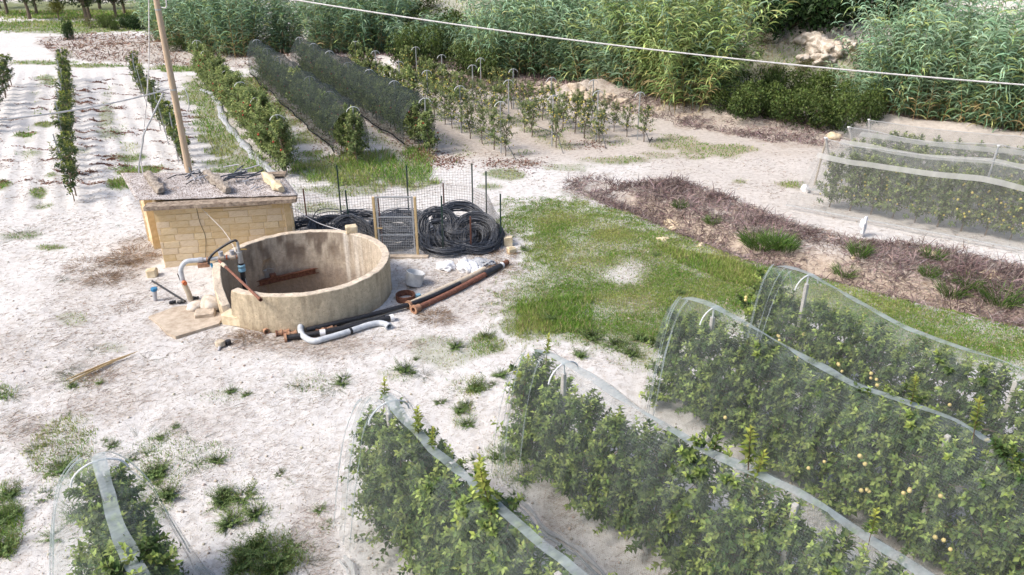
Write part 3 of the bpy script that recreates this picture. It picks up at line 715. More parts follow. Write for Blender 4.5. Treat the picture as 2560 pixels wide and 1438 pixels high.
for s_, r_, L_, mt in ((.45, .075, .1, 'greypvc'), (.62, .07, .05, 'terracotta'), (.98, .085, .16, 'concrete'), (1.12, .07, .04, 'orangevalve'), (1.27, .085, .14, 'concrete'), (1.38, .07, .04, 'terracotta')):
    c = e0 + ax * s_; MB().tube([loc(c - ax * L_ / 2), loc(c + ax * L_ / 2)], r_, 12).build('union', mt, pp, smooth=True)
for s_ in (.98, 1.27):
    c = e0 + ax * s_; MB().tube([loc(c), loc(c + Vector((0, 0, .16)))], .06, 12).tube([loc(c + Vector((0, 0, .16))), loc(c + Vector((0, 0, .19)))], .07, 8).build('valve_stub', 'greypvc', pp, smooth=True)
MB().tube([loc(e1 + Vector((0, 0, z))) for z in (-.2, .12)], .075, 12).build('tee', 'galv', pp, smooth=True)
MB().tube([loc(e1 + Vector((0, 0, z))) for z in (.12, .2, .42)], [.05, .04, .035], 10).build('tee_riser', 'galv', pp, smooth=True)
MB().box(loc(e1 + Vector((.12, 0, .2))), (.2, .03, .02)).build('tap_handle', 'brass', pp)
MB().tube([loc(e1 + Vector((0, 0, z))) for z in (-.2, -2.15)], .07, 12).build('dip_pipe', 'blackplastic', pp, smooth=True)
MB().lathe([(.07, -.1), (.1, -.09), (.1, -.02), (.085, 0), (.1, .02), (.1, .08), (.07, .1)], loc(e1 + Vector((0, 0, -.36))), 14).build('coupling', 'lightblue', pp, smooth=True)
hp = [e1 + Vector((0, 0, .43)), e1 + Vector((-.08, -.01, .46)), e1 + Vector((-.3, -.05, .36)), e1 + Vector((-.62, -.14, .16)), e0 + ax * .68 + Vector((.0, -.05, .02)), e0 + ax * .66 + Vector((0, -.07, -.12))]
MB().tube([loc(p) for p in smoothpath(hp)], .035, 10).build('hose', 'blackplastic', pp, smooth=True)
MB().tube([loc(riser_top + Vector((-.07, 0, -.3))), loc(riser_top + Vector((-.1, -.02, -.08)))], .014, 6).build('valve_lever', 'blackplastic', pp)
MB().tube([loc(Vector((-8.97, 18.35, .56))), loc(Vector((-8.87, 18.22, .56)))], .06, 12).build('valve_wheel', 'orangevalve', pp, smooth=True)
MB().tube([loc(e0 + ax * .7 + Vector((.02, -.08, -.1))), loc(e0 + ax * .74 + Vector((.02, -.1, -.22)))], .035, 8).build('tap', 'bluecap', pp, smooth=True)
MB().box(loc(e0 + ax * .5 + Vector((0, 0, -.14))), (.3, .16, .13), rotz(.3), .01).build('support_brick', 'terracotta', pp)
a_, b_ = Vector((-7.98, 18.55, 1.1)), P(652, 750, 1.06)
o = empty('rusty_pipe', a_); tag(o, 'long thin rusty pipe leaning from the pipework to the tank rim', 'pipe')
MB().pipe([Vector((0, 0, 0)), (b_ - a_) * .97], .036, .028, 10).build('pipe', 'rustpipe', o, smooth=True)
MB().tube([(b_ - a_) * .1, (b_ - a_) * .18], .055, 10).build('clamp', 'beigepipe', o, smooth=True)
MB().pipe([(b_ - a_) * .96, (b_ - a_) * 1.0], .048, .03, 10).build('end_socket', 'rust', o, smooth=True)
wire('rope', [fw(.34, 1.85), at(565, 585, 20.1), at(600, 655, 19.0), P(622, 728, .1)], .007, 'cablewhite', 'thin white cord hanging from the roof slab down into the tank', 'rope')

# ------------------------------------------------------------------ pipes and scrap in front of the tank
def gp(px, py, r): p = P(px, py); return Vector((p.x, p.y, g1(p.x, p.y) + r))
def ground_pipe(name, pts, r, mat, label, sm=True, hollow=True, flange=None, n=12, cat='pipe', k=6):
    ps = [gp(x, y, r + (z[0] if z else 0)) for x, y, *z in pts]; o0 = ps[0].copy(); path = [p - o0 for p in (smoothpath(ps, k) if len(ps) > 2 else ps)]
    o = empty(name, o0); tag(o, label, cat)
    (MB().pipe(path, r, r * .82, n) if hollow else MB().tube(path, r, n)).build('pipe_barrel', mat, o, smooth=True)
    for e, nb, fm, fr, fl_ in (flange or []):
        c = path[e]; d_ = (path[nb] - c).normalized(); MB().pipe([c - d_ * .004, c + d_ * fl_], fr, r * .9, n).build('flange', fm, o, smooth=True)
    return o
o = ground_pipe('bent_pipe', [(764, 812, .30), (757, 822, .2), (753, 835, .06), (762, 848), (785, 857), (815, 852), (870, 836), (920, 820), (948, 814), (965, 817), (974, 823)], .078, 'whitepipe',
            'pale grey irrigation pipe bent at both ends lying in front of the tank', flange=[(0, 1, 'whitepipe', .11, .05), (-1, -2, 'whitepipe', .1, .05)])
MB().pipe([gp(874, 835, .078) - o.location, gp(880, 833, .078) - o.location], .084, .07, 12).build('band', 'blackplastic', o, smooth=True)
ground_pipe('black_pipe', [(768, 836, .08), (860, 815, .08), (960, 789, .06), (1066, 756, .04), (1150, 714)], .066, 'blackplastic', 'long straight black plastic pipe lying against the foot of the tank')
o = ground_pipe('black_pipe', [(712, 849), (800, 838), (900, 818), (984, 801)], .075, 'blackplastic', 'thick black pipe with pale collars lying under the bent grey pipe', flange=[(0, 1, 'terracotta', .12, .06), (-1, -2, 'whitesheet', .1, .09)])
c0, c1 = gp(800, 838, .075), gp(814, 836, .075); MB().pipe([c0 - o.location, c1 - o.location], .082, .07, 12).build('collar', 'whitesheet', o, smooth=True)
ground_pipe('black_pipe', [(776, 818), (830, 818), (884, 817)], .035, 'blackplastic', 'thin black pipe with a brass end between the bent pipe and the tank', flange=[(-1, -2, 'brass', .04, .06)])
ground_pipe('black_pipe', [(888, 820), (930, 808), (962, 797)], .055, 'blackplastic', 'short black pipe beside the long one near the foot of the tank', flange=[(0, 1, 'brass', .05, .02)])
ground_pipe('pale_pipe', [(1020, 772, .03), (1100, 731), (1180, 695), (1212, 680)], .082, 'beigepipe', 'straight cream pipe with clay socket lying beside the rusty pipe', flange=[(0, 1, 'terracotta', .12, .07)])
o = ground_pipe('rusty_pipe', [(1034, 783, .03), (1120, 741), (1216, 692)], .078, 'rustpipe', 'long thick rusty pipe with a black taped end on the chalk beside the tank', flange=[(0, 1, 'terracotta', .13, .06), (0, 3, 'terracotta', .1, .22)])
c0, c1, c2 = gp(1212, 694, .078), gp(1252, 672, .078), gp(1268, 662, .078)
MB().tube([p - o.location for p in (c0, c0.lerp(c1, .3), c0.lerp(c1, .6), c1)], [.1, .11, .1, .09], 12).build('tape_wrap', 'blackplastic', o, smooth=True)
MB().pipe([c1 - o.location, c1.lerp(c2, .25) - o.location], .095, .07, 12).build('tape_ring', 'whitesheet', o, smooth=True)
MB().pipe([c1.lerp(c2, .25) - o.location, c2 - o.location], .085, .07, 12).build('pipe_end', 'rust', o, smooth=True)
for pts, lab in (([(690, 838), (724, 832)], 'clay pipe fitting with a rusty mouth lying first in the row by the tank foot'), ([(710, 842), (742, 836)], 'clay pipe fitting with two collars under the end of the bent pipe'),
                 ([(790, 834), (832, 824)], 'ribbed clay pipe fitting lying inside the curve of the bent pipe'), ([(652, 816), (668, 834)], 'clay pipe stub lying apart in the dry twigs'), ([(722, 824), (745, 822)], 'small dark clay fitting half hidden behind the others'), ([(812, 828), (840, 820)], 'broken clay socket behind the ribbed fitting')):
    r_ = .06; o = ground_pipe('clay_fitting', pts, r_, 'terracotta', lab, cat='pipe fitting')
    p0, p1 = gp(*pts[0], r_) - o.location, gp(*pts[1], r_) - o.location
    for f_ in (0.0, .35, .88): MB().pipe([p0.lerp(p1, f_), p0.lerp(p1, f_ + .12)], r_ * 1.38, r_ * .9, 12).build('collar', 'rust' if f_ == 0 else 'terracotta', o, smooth=True)
# tub, ring, sacks
c = gp(1033, 712, 0); R = Matrix.Rotation(math.radians(14), 3, 'Y') @ Matrix.Rotation(math.radians(-8), 3, 'X')
tag(MB().lathe([(.0, .01), (.24, .0), (.255, .08), (.26, .36), (.275, .38), (.262, .385), (.245, .36), (.24, .09), (0, .07)], (0, 0, .03), 24, R).build('tub', 'tubgrey', None, c, smooth=True), 'grey plastic tub standing tilted on the rubble beside the tank', 'tub')
c = gp(1014, 748, 0)
tag(MB().lathe([(.26, -.02), (.27, .05), (.27, .17), (.25, .18), (.245, .02)], (0, 0, 0), 24).build('iron_ring', 'rust', None, c, smooth=True), 'squat rusty iron ring set in the soil beside the tank', 'ring')
def lump(name, c, d, mat, label, cat, seed, sub=3, amp=.28, kind=None, fine=.1):
    rr = np.random.default_rng(seed); import bmesh
    bm = bmesh.new(); bmesh.ops.create_icosphere(bm, subdivisions=sub, radius=1); o1, o2 = rr.uniform(0, 50, 2)
    for v in bm.verts:
        n_ = v.co.normalized(); k = 1 + amp * (float(vn(n_.x * 1.6 + o1 + n_.z, n_.y * 1.6 + o2, seed)) - .5) * 2 + fine * (float(vn(n_.x * 5 + o1, n_.y * 5 + o2 + n_.z * 5, seed + 3)) - .5) * 2
        v.co = Vector((n_.x * d[0] * k, n_.y * d[1] * k, n_.z * d[2] * k))
    me = bpy.data.meshes.new(name); bm.to_mesh(me); bm.free(); me.shade_smooth()
    o = mobj(name, me, mat, None, c); o.rotation_euler = (0, 0, rr.uniform(0, 6)); return tag(o, label, cat)
for px_, py_, dx, dy, dz, lab in ((1112, 668, .33, .26, .14, 'small crumpled white plastic sack lying nearer the tank'), (1168, 672, .45, .3, .28, 'large crumpled white plastic sack heaped on the rubble'), (1212, 660, .3, .3, .1, 'flat torn greyish plastic sack beside the large white one'), (1195, 680, .2, .15, .12, 'small white rag of plastic by the end of the cream pipe')):
    lump('plastic_sack', gp(px_, py_, .04), (dx, dy, dz), 'whitesheet' if px_ != 1212 else 'groundsheet', lab, 'sack', px_, 4, .45, fine=.28)
tag(MB().box((0, 0, .06), (.16, .1, .16), rotz(.6), .03, .02).build('plastic_scrap', 'lightblue', None, gp(1046, 745, 0)), 'crumpled blue plastic scrap beside the iron ring', 'scrap')
# slab, boulders, blocks
sp_ = [gp(x, y, 0) for x, y in ((372, 795), (440, 772), (505, 765), (560, 790), (548, 815), (440, 846), (415, 835), (395, 812))]; c0 = sp_[0].copy()
v = [(p - c0) + Vector((0, 0, .07 + .01 * (i % 3))) for i, p in enumerate(sp_)] + [(p - c0) * 1.0 + Vector((0, 0, -.05)) for p in sp_]; n_ = len(sp_)
tag(MB().add(v, [tuple(range(n_ - 1, -1, -1)), *[(i, (i + 1) % n_, n_ + (i + 1) % n_, n_ + i) for i in range(n_)]]).build('concrete_slab', 'concrete', None, c0), 'broken flat concrete slab lying on the chalk before the tank gap', 'slab')
lump('boulder', gp(532, 775, .2), (.34, .28, .26), 'whitestone', 'white boulder plugging the broken gap of the tank wall', 'rock', 4)
lump('boulder', gp(497, 770, .1), (.3, .2, .13), 'whitestone', 'low white rock next to the boulder by the tank gap', 'rock', 14)
for px_, py_, dm_, rz_, mt, lab in ((515, 790, (.5, .36, .2), .25, 'concrete', 'grey concrete block half under the white boulder'), (590, 806, (.62, .36, .3), -.35, 'palestone', 'pale limestone block with rust stain lying before the tank'),
                                    (382, 690, (.28, .26, .26), .2, 'palestone', 'small pale limestone block standing by the corner of the hut')):
    tag(MB().box((0, 0, dm_[2] / 2 - .02), dm_, rotz(rz_), .03, .015).build('stone_block', mt, None, gp(px_, py_, 0)), lab, 'stone')
c = gp(388, 752, 0); o = empty('standpipe', c); tag(o, 'short grey standpipe with a blue cap beside the hut', 'pipe')
MB().tube([Vector((0, 0, -.05)), Vector((.03, .02, .3))], [.055, .06], 10).build('pipe_barrel', 'greypvc', o, smooth=True); MB().lathe([(.0, .38), (.085, .37), (.09, .3), (.07, .28)], (.03, .02, 0), 12).build('cap', 'bluecap', o, smooth=True)
ground_pipe('black_pipe', [(381, 704), (463, 754)], .03, 'blackplastic', 'thin straight black pipe lying between the standpipe and the pump riser', hollow=False)
for px_, py_, lab in ((432, 759, 'black threaded plastic fitting lying by the slab'), (452, 758, 'white and black fitting on the ground at the foot of the riser'), (487, 748, 'small black knob fitting just behind the riser')):
    o = tag(MB().tube([Vector((-.09, 0, .05)), Vector((-.05, 0, .05)), Vector((.05, .02, .05)), Vector((.09, .02, .05))], [.035, .05, .04, .05], 10).tube([Vector((0, 0, .05)), Vector((0, -.05, .1))], .03, 8).build('pipe_fitting', 'blackplastic', None, gp(px_, py_, 0), random.uniform(-.4, .6), smooth=True), lab, 'pipe fitting')
c = gp(560, 862, 0); o = empty('water_meter', c, .3); tag(o, 'small white and black meter with trailing wires lying on the chalk', 'meter')
MB().lathe([(0, .16), (.1, .16), (.12, .12), (.12, .05), (.06, .02)], (-.08, 0, 0), 14).build('meter_head', 'beigepipe', o, smooth=True); MB().lathe([(0, .14), (.07, .13), (.08, .03)], (.1, .04, 0), 12).build('dark_cap', 'blackplastic', o, smooth=True)
MB().tube([(-.08, 0, .06), (-.12, -.24, .03)], [.05, .025], 8).build('probe', 'greypvc', o, smooth=True)
MB().tube(smoothpath([(.05, .05, .05), (.25, .2, .05), (.42, .1, .03), (.4, -.15, .03), (.2, -.22, .03), (.1, -.1, .04)]), .008, 5).build('wire_loop', 'cablewhite', o)

# ------------------------------------------------------------------ fenced store of hose
fence = empty('wire_fence', P(1000, 590)); tag(fence, 'wire mesh fence on thin green and rusty posts round the black hose', 'fence')
fo = fence.location
FP = [(727, 579, 1.45, 'greenpost'), (878, 604, 1.75, 'greenpost'), (945, 640, 0, ''), (1045, 640, 0, ''), (1108, 632, 1.85, 'greenpost'), (1178, 630, 1.2, 'rustpipe'), (1252, 612, 1.75, 'greenpost'),
      (1216, 548, 1.75, 'greenpost'), (1182, 530, 1.8, 'greenpost'), (1110, 522, .95, 'rustpipe'), (1022, 530, 1.75, 'greenpost'), (854, 545, 1.9, 'greenpost'), (768, 553, 1.2, 'rustpipe'), (722, 548, 1.3, 'greenpost')]
FB = [onland(P(x, y)) for x, y, *_ in FP]
for (x, y, h_, mt), b_ in zip(FP, FB):
    if h_: 
        ln = random.uniform(-.03, .03)
        MB().box((0, 0, h_ / 2 - .1), (.05, .012, h_ + .2)).box((0, .016, h_ / 2 - .1), (.012, .03, h_ + .2)).build('post', mt, fence, b_ - fo, .4).rotation_euler = (ln, -ln * .7, .4)
def wiremesh(a, b, h, dx, dz, r, name, parent, org, z0=.04, mat='wire', sagamp=.03):
    L = (b - a).length; u = (b - a).normalized(); m = NP(); col = np.array((.2, .2, .2)); nrm = Vector((-u.y, u.x, 0))
    def pt(s_, z): return a + u * s_ + nrm * (sagamp * math.sin(s_ * 2.1) * z / h) + Vector((0, 0, z)) - org
    for i in range(int(L / dx) + 1): m.stem([pt(i * dx, z0), pt(i * dx, h / 2), pt(i * dx, h)], r, r, col)
    for k in range(int((h - z0) / dz) + 1): m.stem([pt(s_, z0 + k * dz) for s_ in np.linspace(0, L, max(3, int(L * 2)))], r, r, col)
    return mobj(name, m.mesh(name), mat, parent)
for i, j, h_ in ((0, 1, .95), (1, 2, .95), (3, 4, .95), (4, 5, .95), (5, 6, .95), (6, 7, .95), (7, 8, .95), (8, 9, .95), (9, 10, .95), (10, 11, .95), (11, 12, .95), (12, 13, .95)):
    wiremesh(FB[i], FB[j], h_, .1, .1, .0042, 'wire_mesh', fence, fo)
for i, j in ((8, 10), (10, 11), (11, 13)):
    a_, b_ = FB[i].copy(), FB[j].copy(); a_.z += .95; b_.z += .95; wiremesh(a_, b_, .62, .1, .1, .003, 'upper_mesh', fence, fo)
gl, gr = FB[2], FB[3]; gd = (gr - gl); gw = gd.length; ga = math.atan2(gd.y, gd.x)
gate = empty('gate', gl, ga); tag(gate, 'wire mesh gate in a metal frame between two pale wooden posts', 'gate')
for x in (0.0, gw): MB().box((x, 0, .94), (.075, .09, 2.06), None, .008).build('gate_post', 'palewood', gate)
for x in (.085, gw - .085): MB().box((x, -.02, 1.03), (.05, .035, 1.86)).build('stile', 'galv', gate)
for z in (.12, .74, 1.33, 1.97): MB().box((gw / 2, -.02, z), (gw - .12, .034, .045 if z in (.12, 1.97) else .03)).build('rail', 'galv', gate)
wiremesh(Vector((.11, -.022, 0)), Vector((gw - .11, -.022, 0)), 1.32, .055, .055, .0052, 'gate_mesh', gate, Vector(), .14, 'galv', 0)
wiremesh(Vector((.11, -.022, 0)), Vector((gw - .11, -.022, 0)), 1.95, .06, .06, .0026, 'thin_mesh', gate, Vector(), 1.34, 'galv', 0)
MB().box((.14, -.06, .98), (.16, .03, .03)).build('latch', 'palewood', gate)
MB().box((.16, .02, 1.0), (.04, .04, 2.0), Matrix.Rotation(-.02, 3, 'Y')).build('hinge_post', 'rustpipe', gate)
tag(MB().box((0, 0, .02), (1.75, .2, .12), None, .015, .006).build('gate_sill', 'concrete', None, (gl + gr) / 2 + Vector((0.1, -.12, 0)), ga), 'concrete sill on the ground under the wire gate', 'sill')
def coil(c, Rr, tilt, az, turns, spread, label, seed, thick=.26, r=.0125, hz=None):
    rg = np.random.default_rng(seed); m = NP(); n = 44; th = np.linspace(0, 2 * PI, n + 1)
    Rt = rotz(az) @ Matrix.Rotation(tilt, 3, 'X')
    Rn = np.array(Rt); 
    for k in range(int(turns * 1.6)):
        a_ = Rr * (1 + rg.uniform(-thick, thick)); b_ = Rr * (1 + rg.uniform(-thick, thick)); o1 = rg.normal(size=2) * .03; zz = rg.uniform(-1, 1) * spread; ph = rg.uniform(0, 6)
        pts = np.stack([a_ * np.cos(th) + o1[0], b_ * np.sin(th) + o1[1], zz + .03 * np.sin(2 * th + ph)], 1) @ Rn.T
        m.stem_loop(pts, r)
    return tag(mobj('hose_coil', m.mesh('hose_coil', True), 'hose', None, c), label, 'hose coil', 'coils of black hose in the wire store')
def stem_loop(s, pts, r, n=5):
    m = len(pts); d = np.roll(pts, -1, 0) - np.roll(pts, 1, 0); d[0] = pts[1] - pts[-2]; d[-1] = d[0]; d /= np.linalg.norm(d, axis=1, keepdims=True)
    nrm = np.cross(d[0], d[m // 4]); nrm /= np.linalg.norm(nrm); u = np.cross(d, nrm); u /= np.linalg.norm(u, axis=1, keepdims=True); w_ = np.cross(d, u); v = []
    for k in range(n): v.append(pts + (u * math.cos(2 * PI * k / n) + w_ * math.sin(2 * PI * k / n)) * r)
    V = np.stack(v, 1).reshape(-1, 3); T = []
    for i in range(m - 1):
        for k in range(n):
            a0 = i * n + k; b0 = i * n + (k + 1) % n; T += [[a0, b0, b0 + n], [a0, b0 + n, a0 + n]]
    s.put(V, np.array(T), np.zeros((len(V), 3)))
NP.stem_loop = stem_loop
def cp(px, py, z): p = P(px, py, z); return p
for px_, py_, z, Rr, tl, az, tn, spd, lab in (
    (1092, 566, .55, .58, .85, .05, 22, .09, 'black hose coil propped upright on the heap beside the gate'),
    (1186, 585, .38, .66, .7, -.15, 26, .12, 'big slumped black hose coil in the corner of the wire store'),
    (1150, 548, .62, .72, .35, .2, 30, .11, 'black hose coil with blue ties lying on top of the heap'),
    (1120, 605, .18, .78, .08, .0, 24, .14, 'black hose coil lying flat at the bottom of the heap by the gate'),
    (1190, 600, .2, .7, .1, .5, 24, .16, 'black hose coil lying flat under the slumped one'),
    (985, 582, .3, .8, .2, .1, 30, .2, 'black hose coil seen through the gate mesh'),
    (1010, 560, .32, .7, .15, .8, 26, .2, 'black hose coil lying further behind the gate'),
    (872, 592, .35, .62, .95, .1, 22, .1, 'black hose coil standing behind the tank rim beside a green post'),
    (835, 570, .25, .7, .15, .4, 26, .17, 'black hose coil lying flat behind the standing one'),
    (905, 560, .25, .75, .12, .9, 24, .17, 'black hose coil lying between the tank stone and the back fence'),
    (1092, 575, .45, .34, .85, .05, 14, .07, 'small black hose coil nested inside the upright one'),
    (1184, 592, .34, .36, .7, -.15, 16, .1, 'small black hose coil nested inside the slumped one'),
    (1140, 590, .35, .55, .3, .4, 26, .16, 'black hose coil wedged between the upright and the slumped coil'),
    (1225, 590, .25, .4, .6, -.5, 18, .12, 'small black hose coil leaning on the corner post'),
    (1150, 570, .42, .5, .2, 1.0, 24, .15, 'tangled black hose coil in the middle of the heap'),
    (872, 598, .3, .36, .9, .1, 14, .08, 'small black hose coil inside the standing one by the green post'),
    (765, 575, .22, .62, .12, .3, 26, .17, 'black hose coil lying flat against the corner of the hut')):
    coil(cp(px_, py_, z), Rr, tl, az, tn, spd, lab, px_)
wire('hose_loop', [P(780, 560, .1), at(790, 530, 23.8), at(820, 522, 23.9), at(860, 530, 23.8), P(885, 560, .1)], .014, 'hose', 'single loop of black hose arching up behind the tank', 'hose')
wire('hose_loop', [at(1090, 530, 23.2), at(1108, 511, 23.3), at(1125, 508, 23.4), at(1134, 513, 23.4), at(1120, 519, 23.3), at(1095, 520, 23.2)], .014, 'hose', 'single loose loop of hose on top of the big heap', 'hose')
tag(MB().box((0, 0, .14), (.3, .22, .32), rotz(.2), .03, .02).build('stone_block', 'palestone', None, gp(1270, 612, 0)), 'upright pale block beside the corner post of the fence', 'stone')
tag(MB().box((0, 0, .1), (.26, .2, .24), rotz(.5), .03, .02).build('stone_block', 'palestone', None, gp(1278, 632, 0)), 'low pale block in front of the corner post of the fence', 'stone')
# ------------------------------------------------------------------ pole and cables
pb = onland(P(490, 520)); pole = empty('utility_pole', pb); tag(pole, 'tall bare wooden utility pole rising behind the hut', 'pole')
MB().tube([Vector((0, 0, z)) for z in (-.2, 3, 6, 9.2)], [.128, .115, .10, .085], 16).build('pole_shaft', 'polewood', pole, smooth=True)
for z in (4.3, 6.9): MB().tube([Vector((0, 0, z)), Vector((0, 0, z + .05))], .135 - z * .005, 16).build('band', 'galv', pole, smooth=True)
MB().tube(smoothpath([Vector((.1, 0, 7.0)), Vector((.3, -.05, 7.0)), Vector((.34, -.05, 7.3)), Vector((.28, 0, 7.8)), Vector((.12, 0, 8.2))]), .02, 6).build('cable_loop', 'cablewhite', pole)
MB().tube(smoothpath([Vector((.13, 0, 4.4)), Vector((.4, -.1, 4.4)), Vector((.5, -.1, 4.1)), Vector((.42, 0, 3.7)), Vector((.3, 0, 3.55))]), .018, 6).build('tail_loop', 'cablewhite', pole)
def sagline(a, b, sag, n=24): return [a.lerp(b, i / n) - Vector((0, 0, sag * 4 * (i / n) * (1 - i / n))) for i in range(n + 1)]
top_ = pb + Vector((0, 0, 8.0)); far = at(2560, 165, 20) ; dirr = far - top_
wire('overhead_cable', sagline(top_, top_ + dirr * 1.35, .62), .021, 'cablewhite', 'long white overhead cable sagging from the pole across to the reeds', k=2, n=8)
lc = at(0, 278, 19.5); tp = pb + Vector((-.12, -.1, 4.36)); dirr = lc - tp
wire('overhead_cable', sagline(tp, tp + dirr * 1.5, .25), .024, 'cablewhite', 'white cable running from the middle of the pole over the young rows', k=2, n=8)
q0 = at(409, 232, 25.6); q1 = at(360, 335, 25.2); q2 = at(347, 440, 25.0)
wire('conduit', [q0, q0.lerp(q1, .5), q1, q1.lerp(q2, .15), q2, onland(q2)], .028, 'galv', 'bent grey conduit dropping from the pole cable down behind the hut', k=4, n=8)
s0 = at(372, 0, 26.2); s1 = at(372, 160, 26.1); s2 = at(362, 300, 26.0); s3 = at(352, 400, 25.9)
wire('stay_rope', [s0 + (s0 - s1) * .5, s0, s1, s2, s3, onland(s3)], .018, 'cablewhite', 'thin twisted stay rope hanging beside the utility pole', 'rope', k=4)

# ------------------------------------------------------------------ plants: shared shapes
def twig_leaves(m, root, dr, L, nl, lL, lW, cdark, cyoung, stemc=(.20, .12, .07), r=.006, up=.35, young=1.0, t0=.15):
    """one leafy shoot: bent stem with leaves set spirally, paler at the tip"""
    dr = np.array(dr, float); dr /= np.linalg.norm(dr); k = 5; p = np.array(root, float); pts = [p.copy()]; d = dr.copy()
    for i in range(k):
        p = p + d * L / k; pts.append(p.copy()); d = d + np.array([0, 0, up / k * 2]); d /= np.linalg.norm(d)
    pts = np.array(pts); m.stem(pts, r, r * .35, np.array(stemc))
    t_ = np.linspace(t0, 1, nl); f = t_ * k; i = np.minimum(f.astype(int), k - 1); c = pts[i] + (pts[i + 1] - pts[i]) * (f - i)[:, None]
    ax_ = pts[i + 1] - pts[i]; ax_ /= np.linalg.norm(ax_, axis=1, keepdims=True)
    a = np.cross(ax_, np.array([.3, .2, 1.0])); a /= np.linalg.norm(a, axis=1, keepdims=True) + 1e-9; b = np.cross(ax_, a)
    ph = 2.4 * np.arange(nl) + RNG.uniform(0, 6); rad = a * np.cos(ph)[:, None] + b * np.sin(ph)[:, None]
    d_ = rad * .9 + ax_ * (.35 + .7 * t_ ** 3)[:, None] + RNG.normal(size=(nl, 3)) * .22
    nr = np.array([0, 0, 1.0]) * .8 + ax_ * .6 + RNG.normal(size=(nl, 3)) * .35
    sz = (1 - .45 * t_ ** 4) * RNG.uniform(.7, 1.15, nl)
    col = jitc(mixc(cdark, cyoung, np.clip(t_ ** 2.2 * young + RNG.normal(size=nl) * .08, 0, 1)), .16)
    m.leaves(c, d_, nr, lL * sz, lW * sz, col, .22, .22)
APD, APY = (.055, .098, .030), (.38, .47, .12)
def apple_crown(seed, H=2.5, wx=.6, wy=.78, nt=125, nl=23, lL=.14, lW=.078, base=.16, cd=APD, cy=APY, tip=.5):
    global RNG; RNG = np.random.default_rng(seed); m = NP()
    for k in range(nt):
        z0 = base + (H - base) * ((k + RNG.uniform()) / nt) ** 1.15 * .9; a = RNG.uniform(0, 2 * PI); e = max(.08, 1 - z0 / H) ** .34
        root = np.array([RNG.normal() * .12, RNG.normal() * .06, z0]); dr = np.array([math.cos(a) * wx * e, math.sin(a) * wy * e, RNG.uniform(.0, .4)])
        L = np.linalg.norm(dr[:2]) * RNG.uniform(.7, 1.12) + .06
        twig_leaves(m, root, dr, L, int(nl * RNG.uniform(.7, 1.2)), lL, lW, cd, cy, young=RNG.uniform(.0, 1.0) * tip * 2, up=RNG.uniform(-.2, .7), t0=.25)
    for k in range(5): twig_leaves(m, (RNG.normal() * .25, RNG.normal() * .1, H * .72), (RNG.normal() * .2, RNG.normal() * .2, 1), H * .27, nl, lL, lW, cd, cy, young=1)
    return m.mesh('crown')
def trunk_mesh(seed, H, r=.035):
    rr = random.Random(seed); b = MB(); pts = [Vector((rr.uniform(-.04, .04) * i, rr.uniform(-.04, .04) * i, -.08 + (H + .08) * i / 5)) for i in range(6)]
    b.tube(pts, [r * (1 - .13 * i) for i in range(6)], 7)
    for k in range(7):
        z = H * rr.uniform(.25, .85); a = rr.uniform(0, 6.28); p0 = pts[min(5, int(z / H * 5))].lerp(pts[min(5, int(z / H * 5) + 1)], .4)
        q = Vector((math.cos(a), math.sin(a), .35)) * rr.uniform(.25, .45); b.tube([p0, p0 + q * .5, p0 + q + Vector((0, 0, .06))], [r * .4, r * .3, r * .15], 5)
    return b.mesh('trunk', True)
CROWN = [apple_crown(100 + k, nt=(125, 105, 140, 95, 118, 130)[k], nl=(23, 26, 21, 25, 24, 20)[k], wx=(.6, .5, .68, .55, .62, .58)[k]) for k in range(6)]; TRUNK = [trunk_mesh(k, 1.9) for k in range(3)]
for me in CROWN: me.materials.append(M['leaf'])
for me in TRUNK: me.materials.append(M['bark'])
RNG = np.random.default_rng(5)
m = NP(); m.balls(np.zeros((1, 3)), [1.0], np.array([[.66, .54, .22]])); APPLE_Y = m.mesh('apple', True); APPLE_Y.materials.append(M['fruit'])
def shootmesh(seed, L=.75, nl=42, lL=.135, lW=.062):
    global RNG; RNG = np.random.default_rng(seed); m = NP()
    twig_leaves(m, (0, 0, 0), (RNG.normal() * .12, RNG.normal() * .12, 1), L, nl, lL, lW, (.10, .15, .035), (.40, .44, .09), young=1.1, up=.1, r=.009, t0=.3); return m.mesh('shoot')
SHOOT = [shootmesh(300 + k) for k in range(4)]
for me in SHOOT: me.materials.append(M['leaf'])
RNG = np.random.default_rng(6)
def tree(name, loc, rz, crown, trunk, label, cat, group, sc=1.0, fruit=None, scz=None):
    o = empty(name, loc, rz); tag(o, label, cat, group)
    s3 = (sc, sc, scz or sc)
    mobj('trunk', trunk, None, o, None, 0, s3); mobj('crown', crown, None, o, None, 0, s3, kind='stuff')
    if fruit is not None: mobj('fruit', fruit, None, o, None, 0, s3, kind='stuff')
    return o

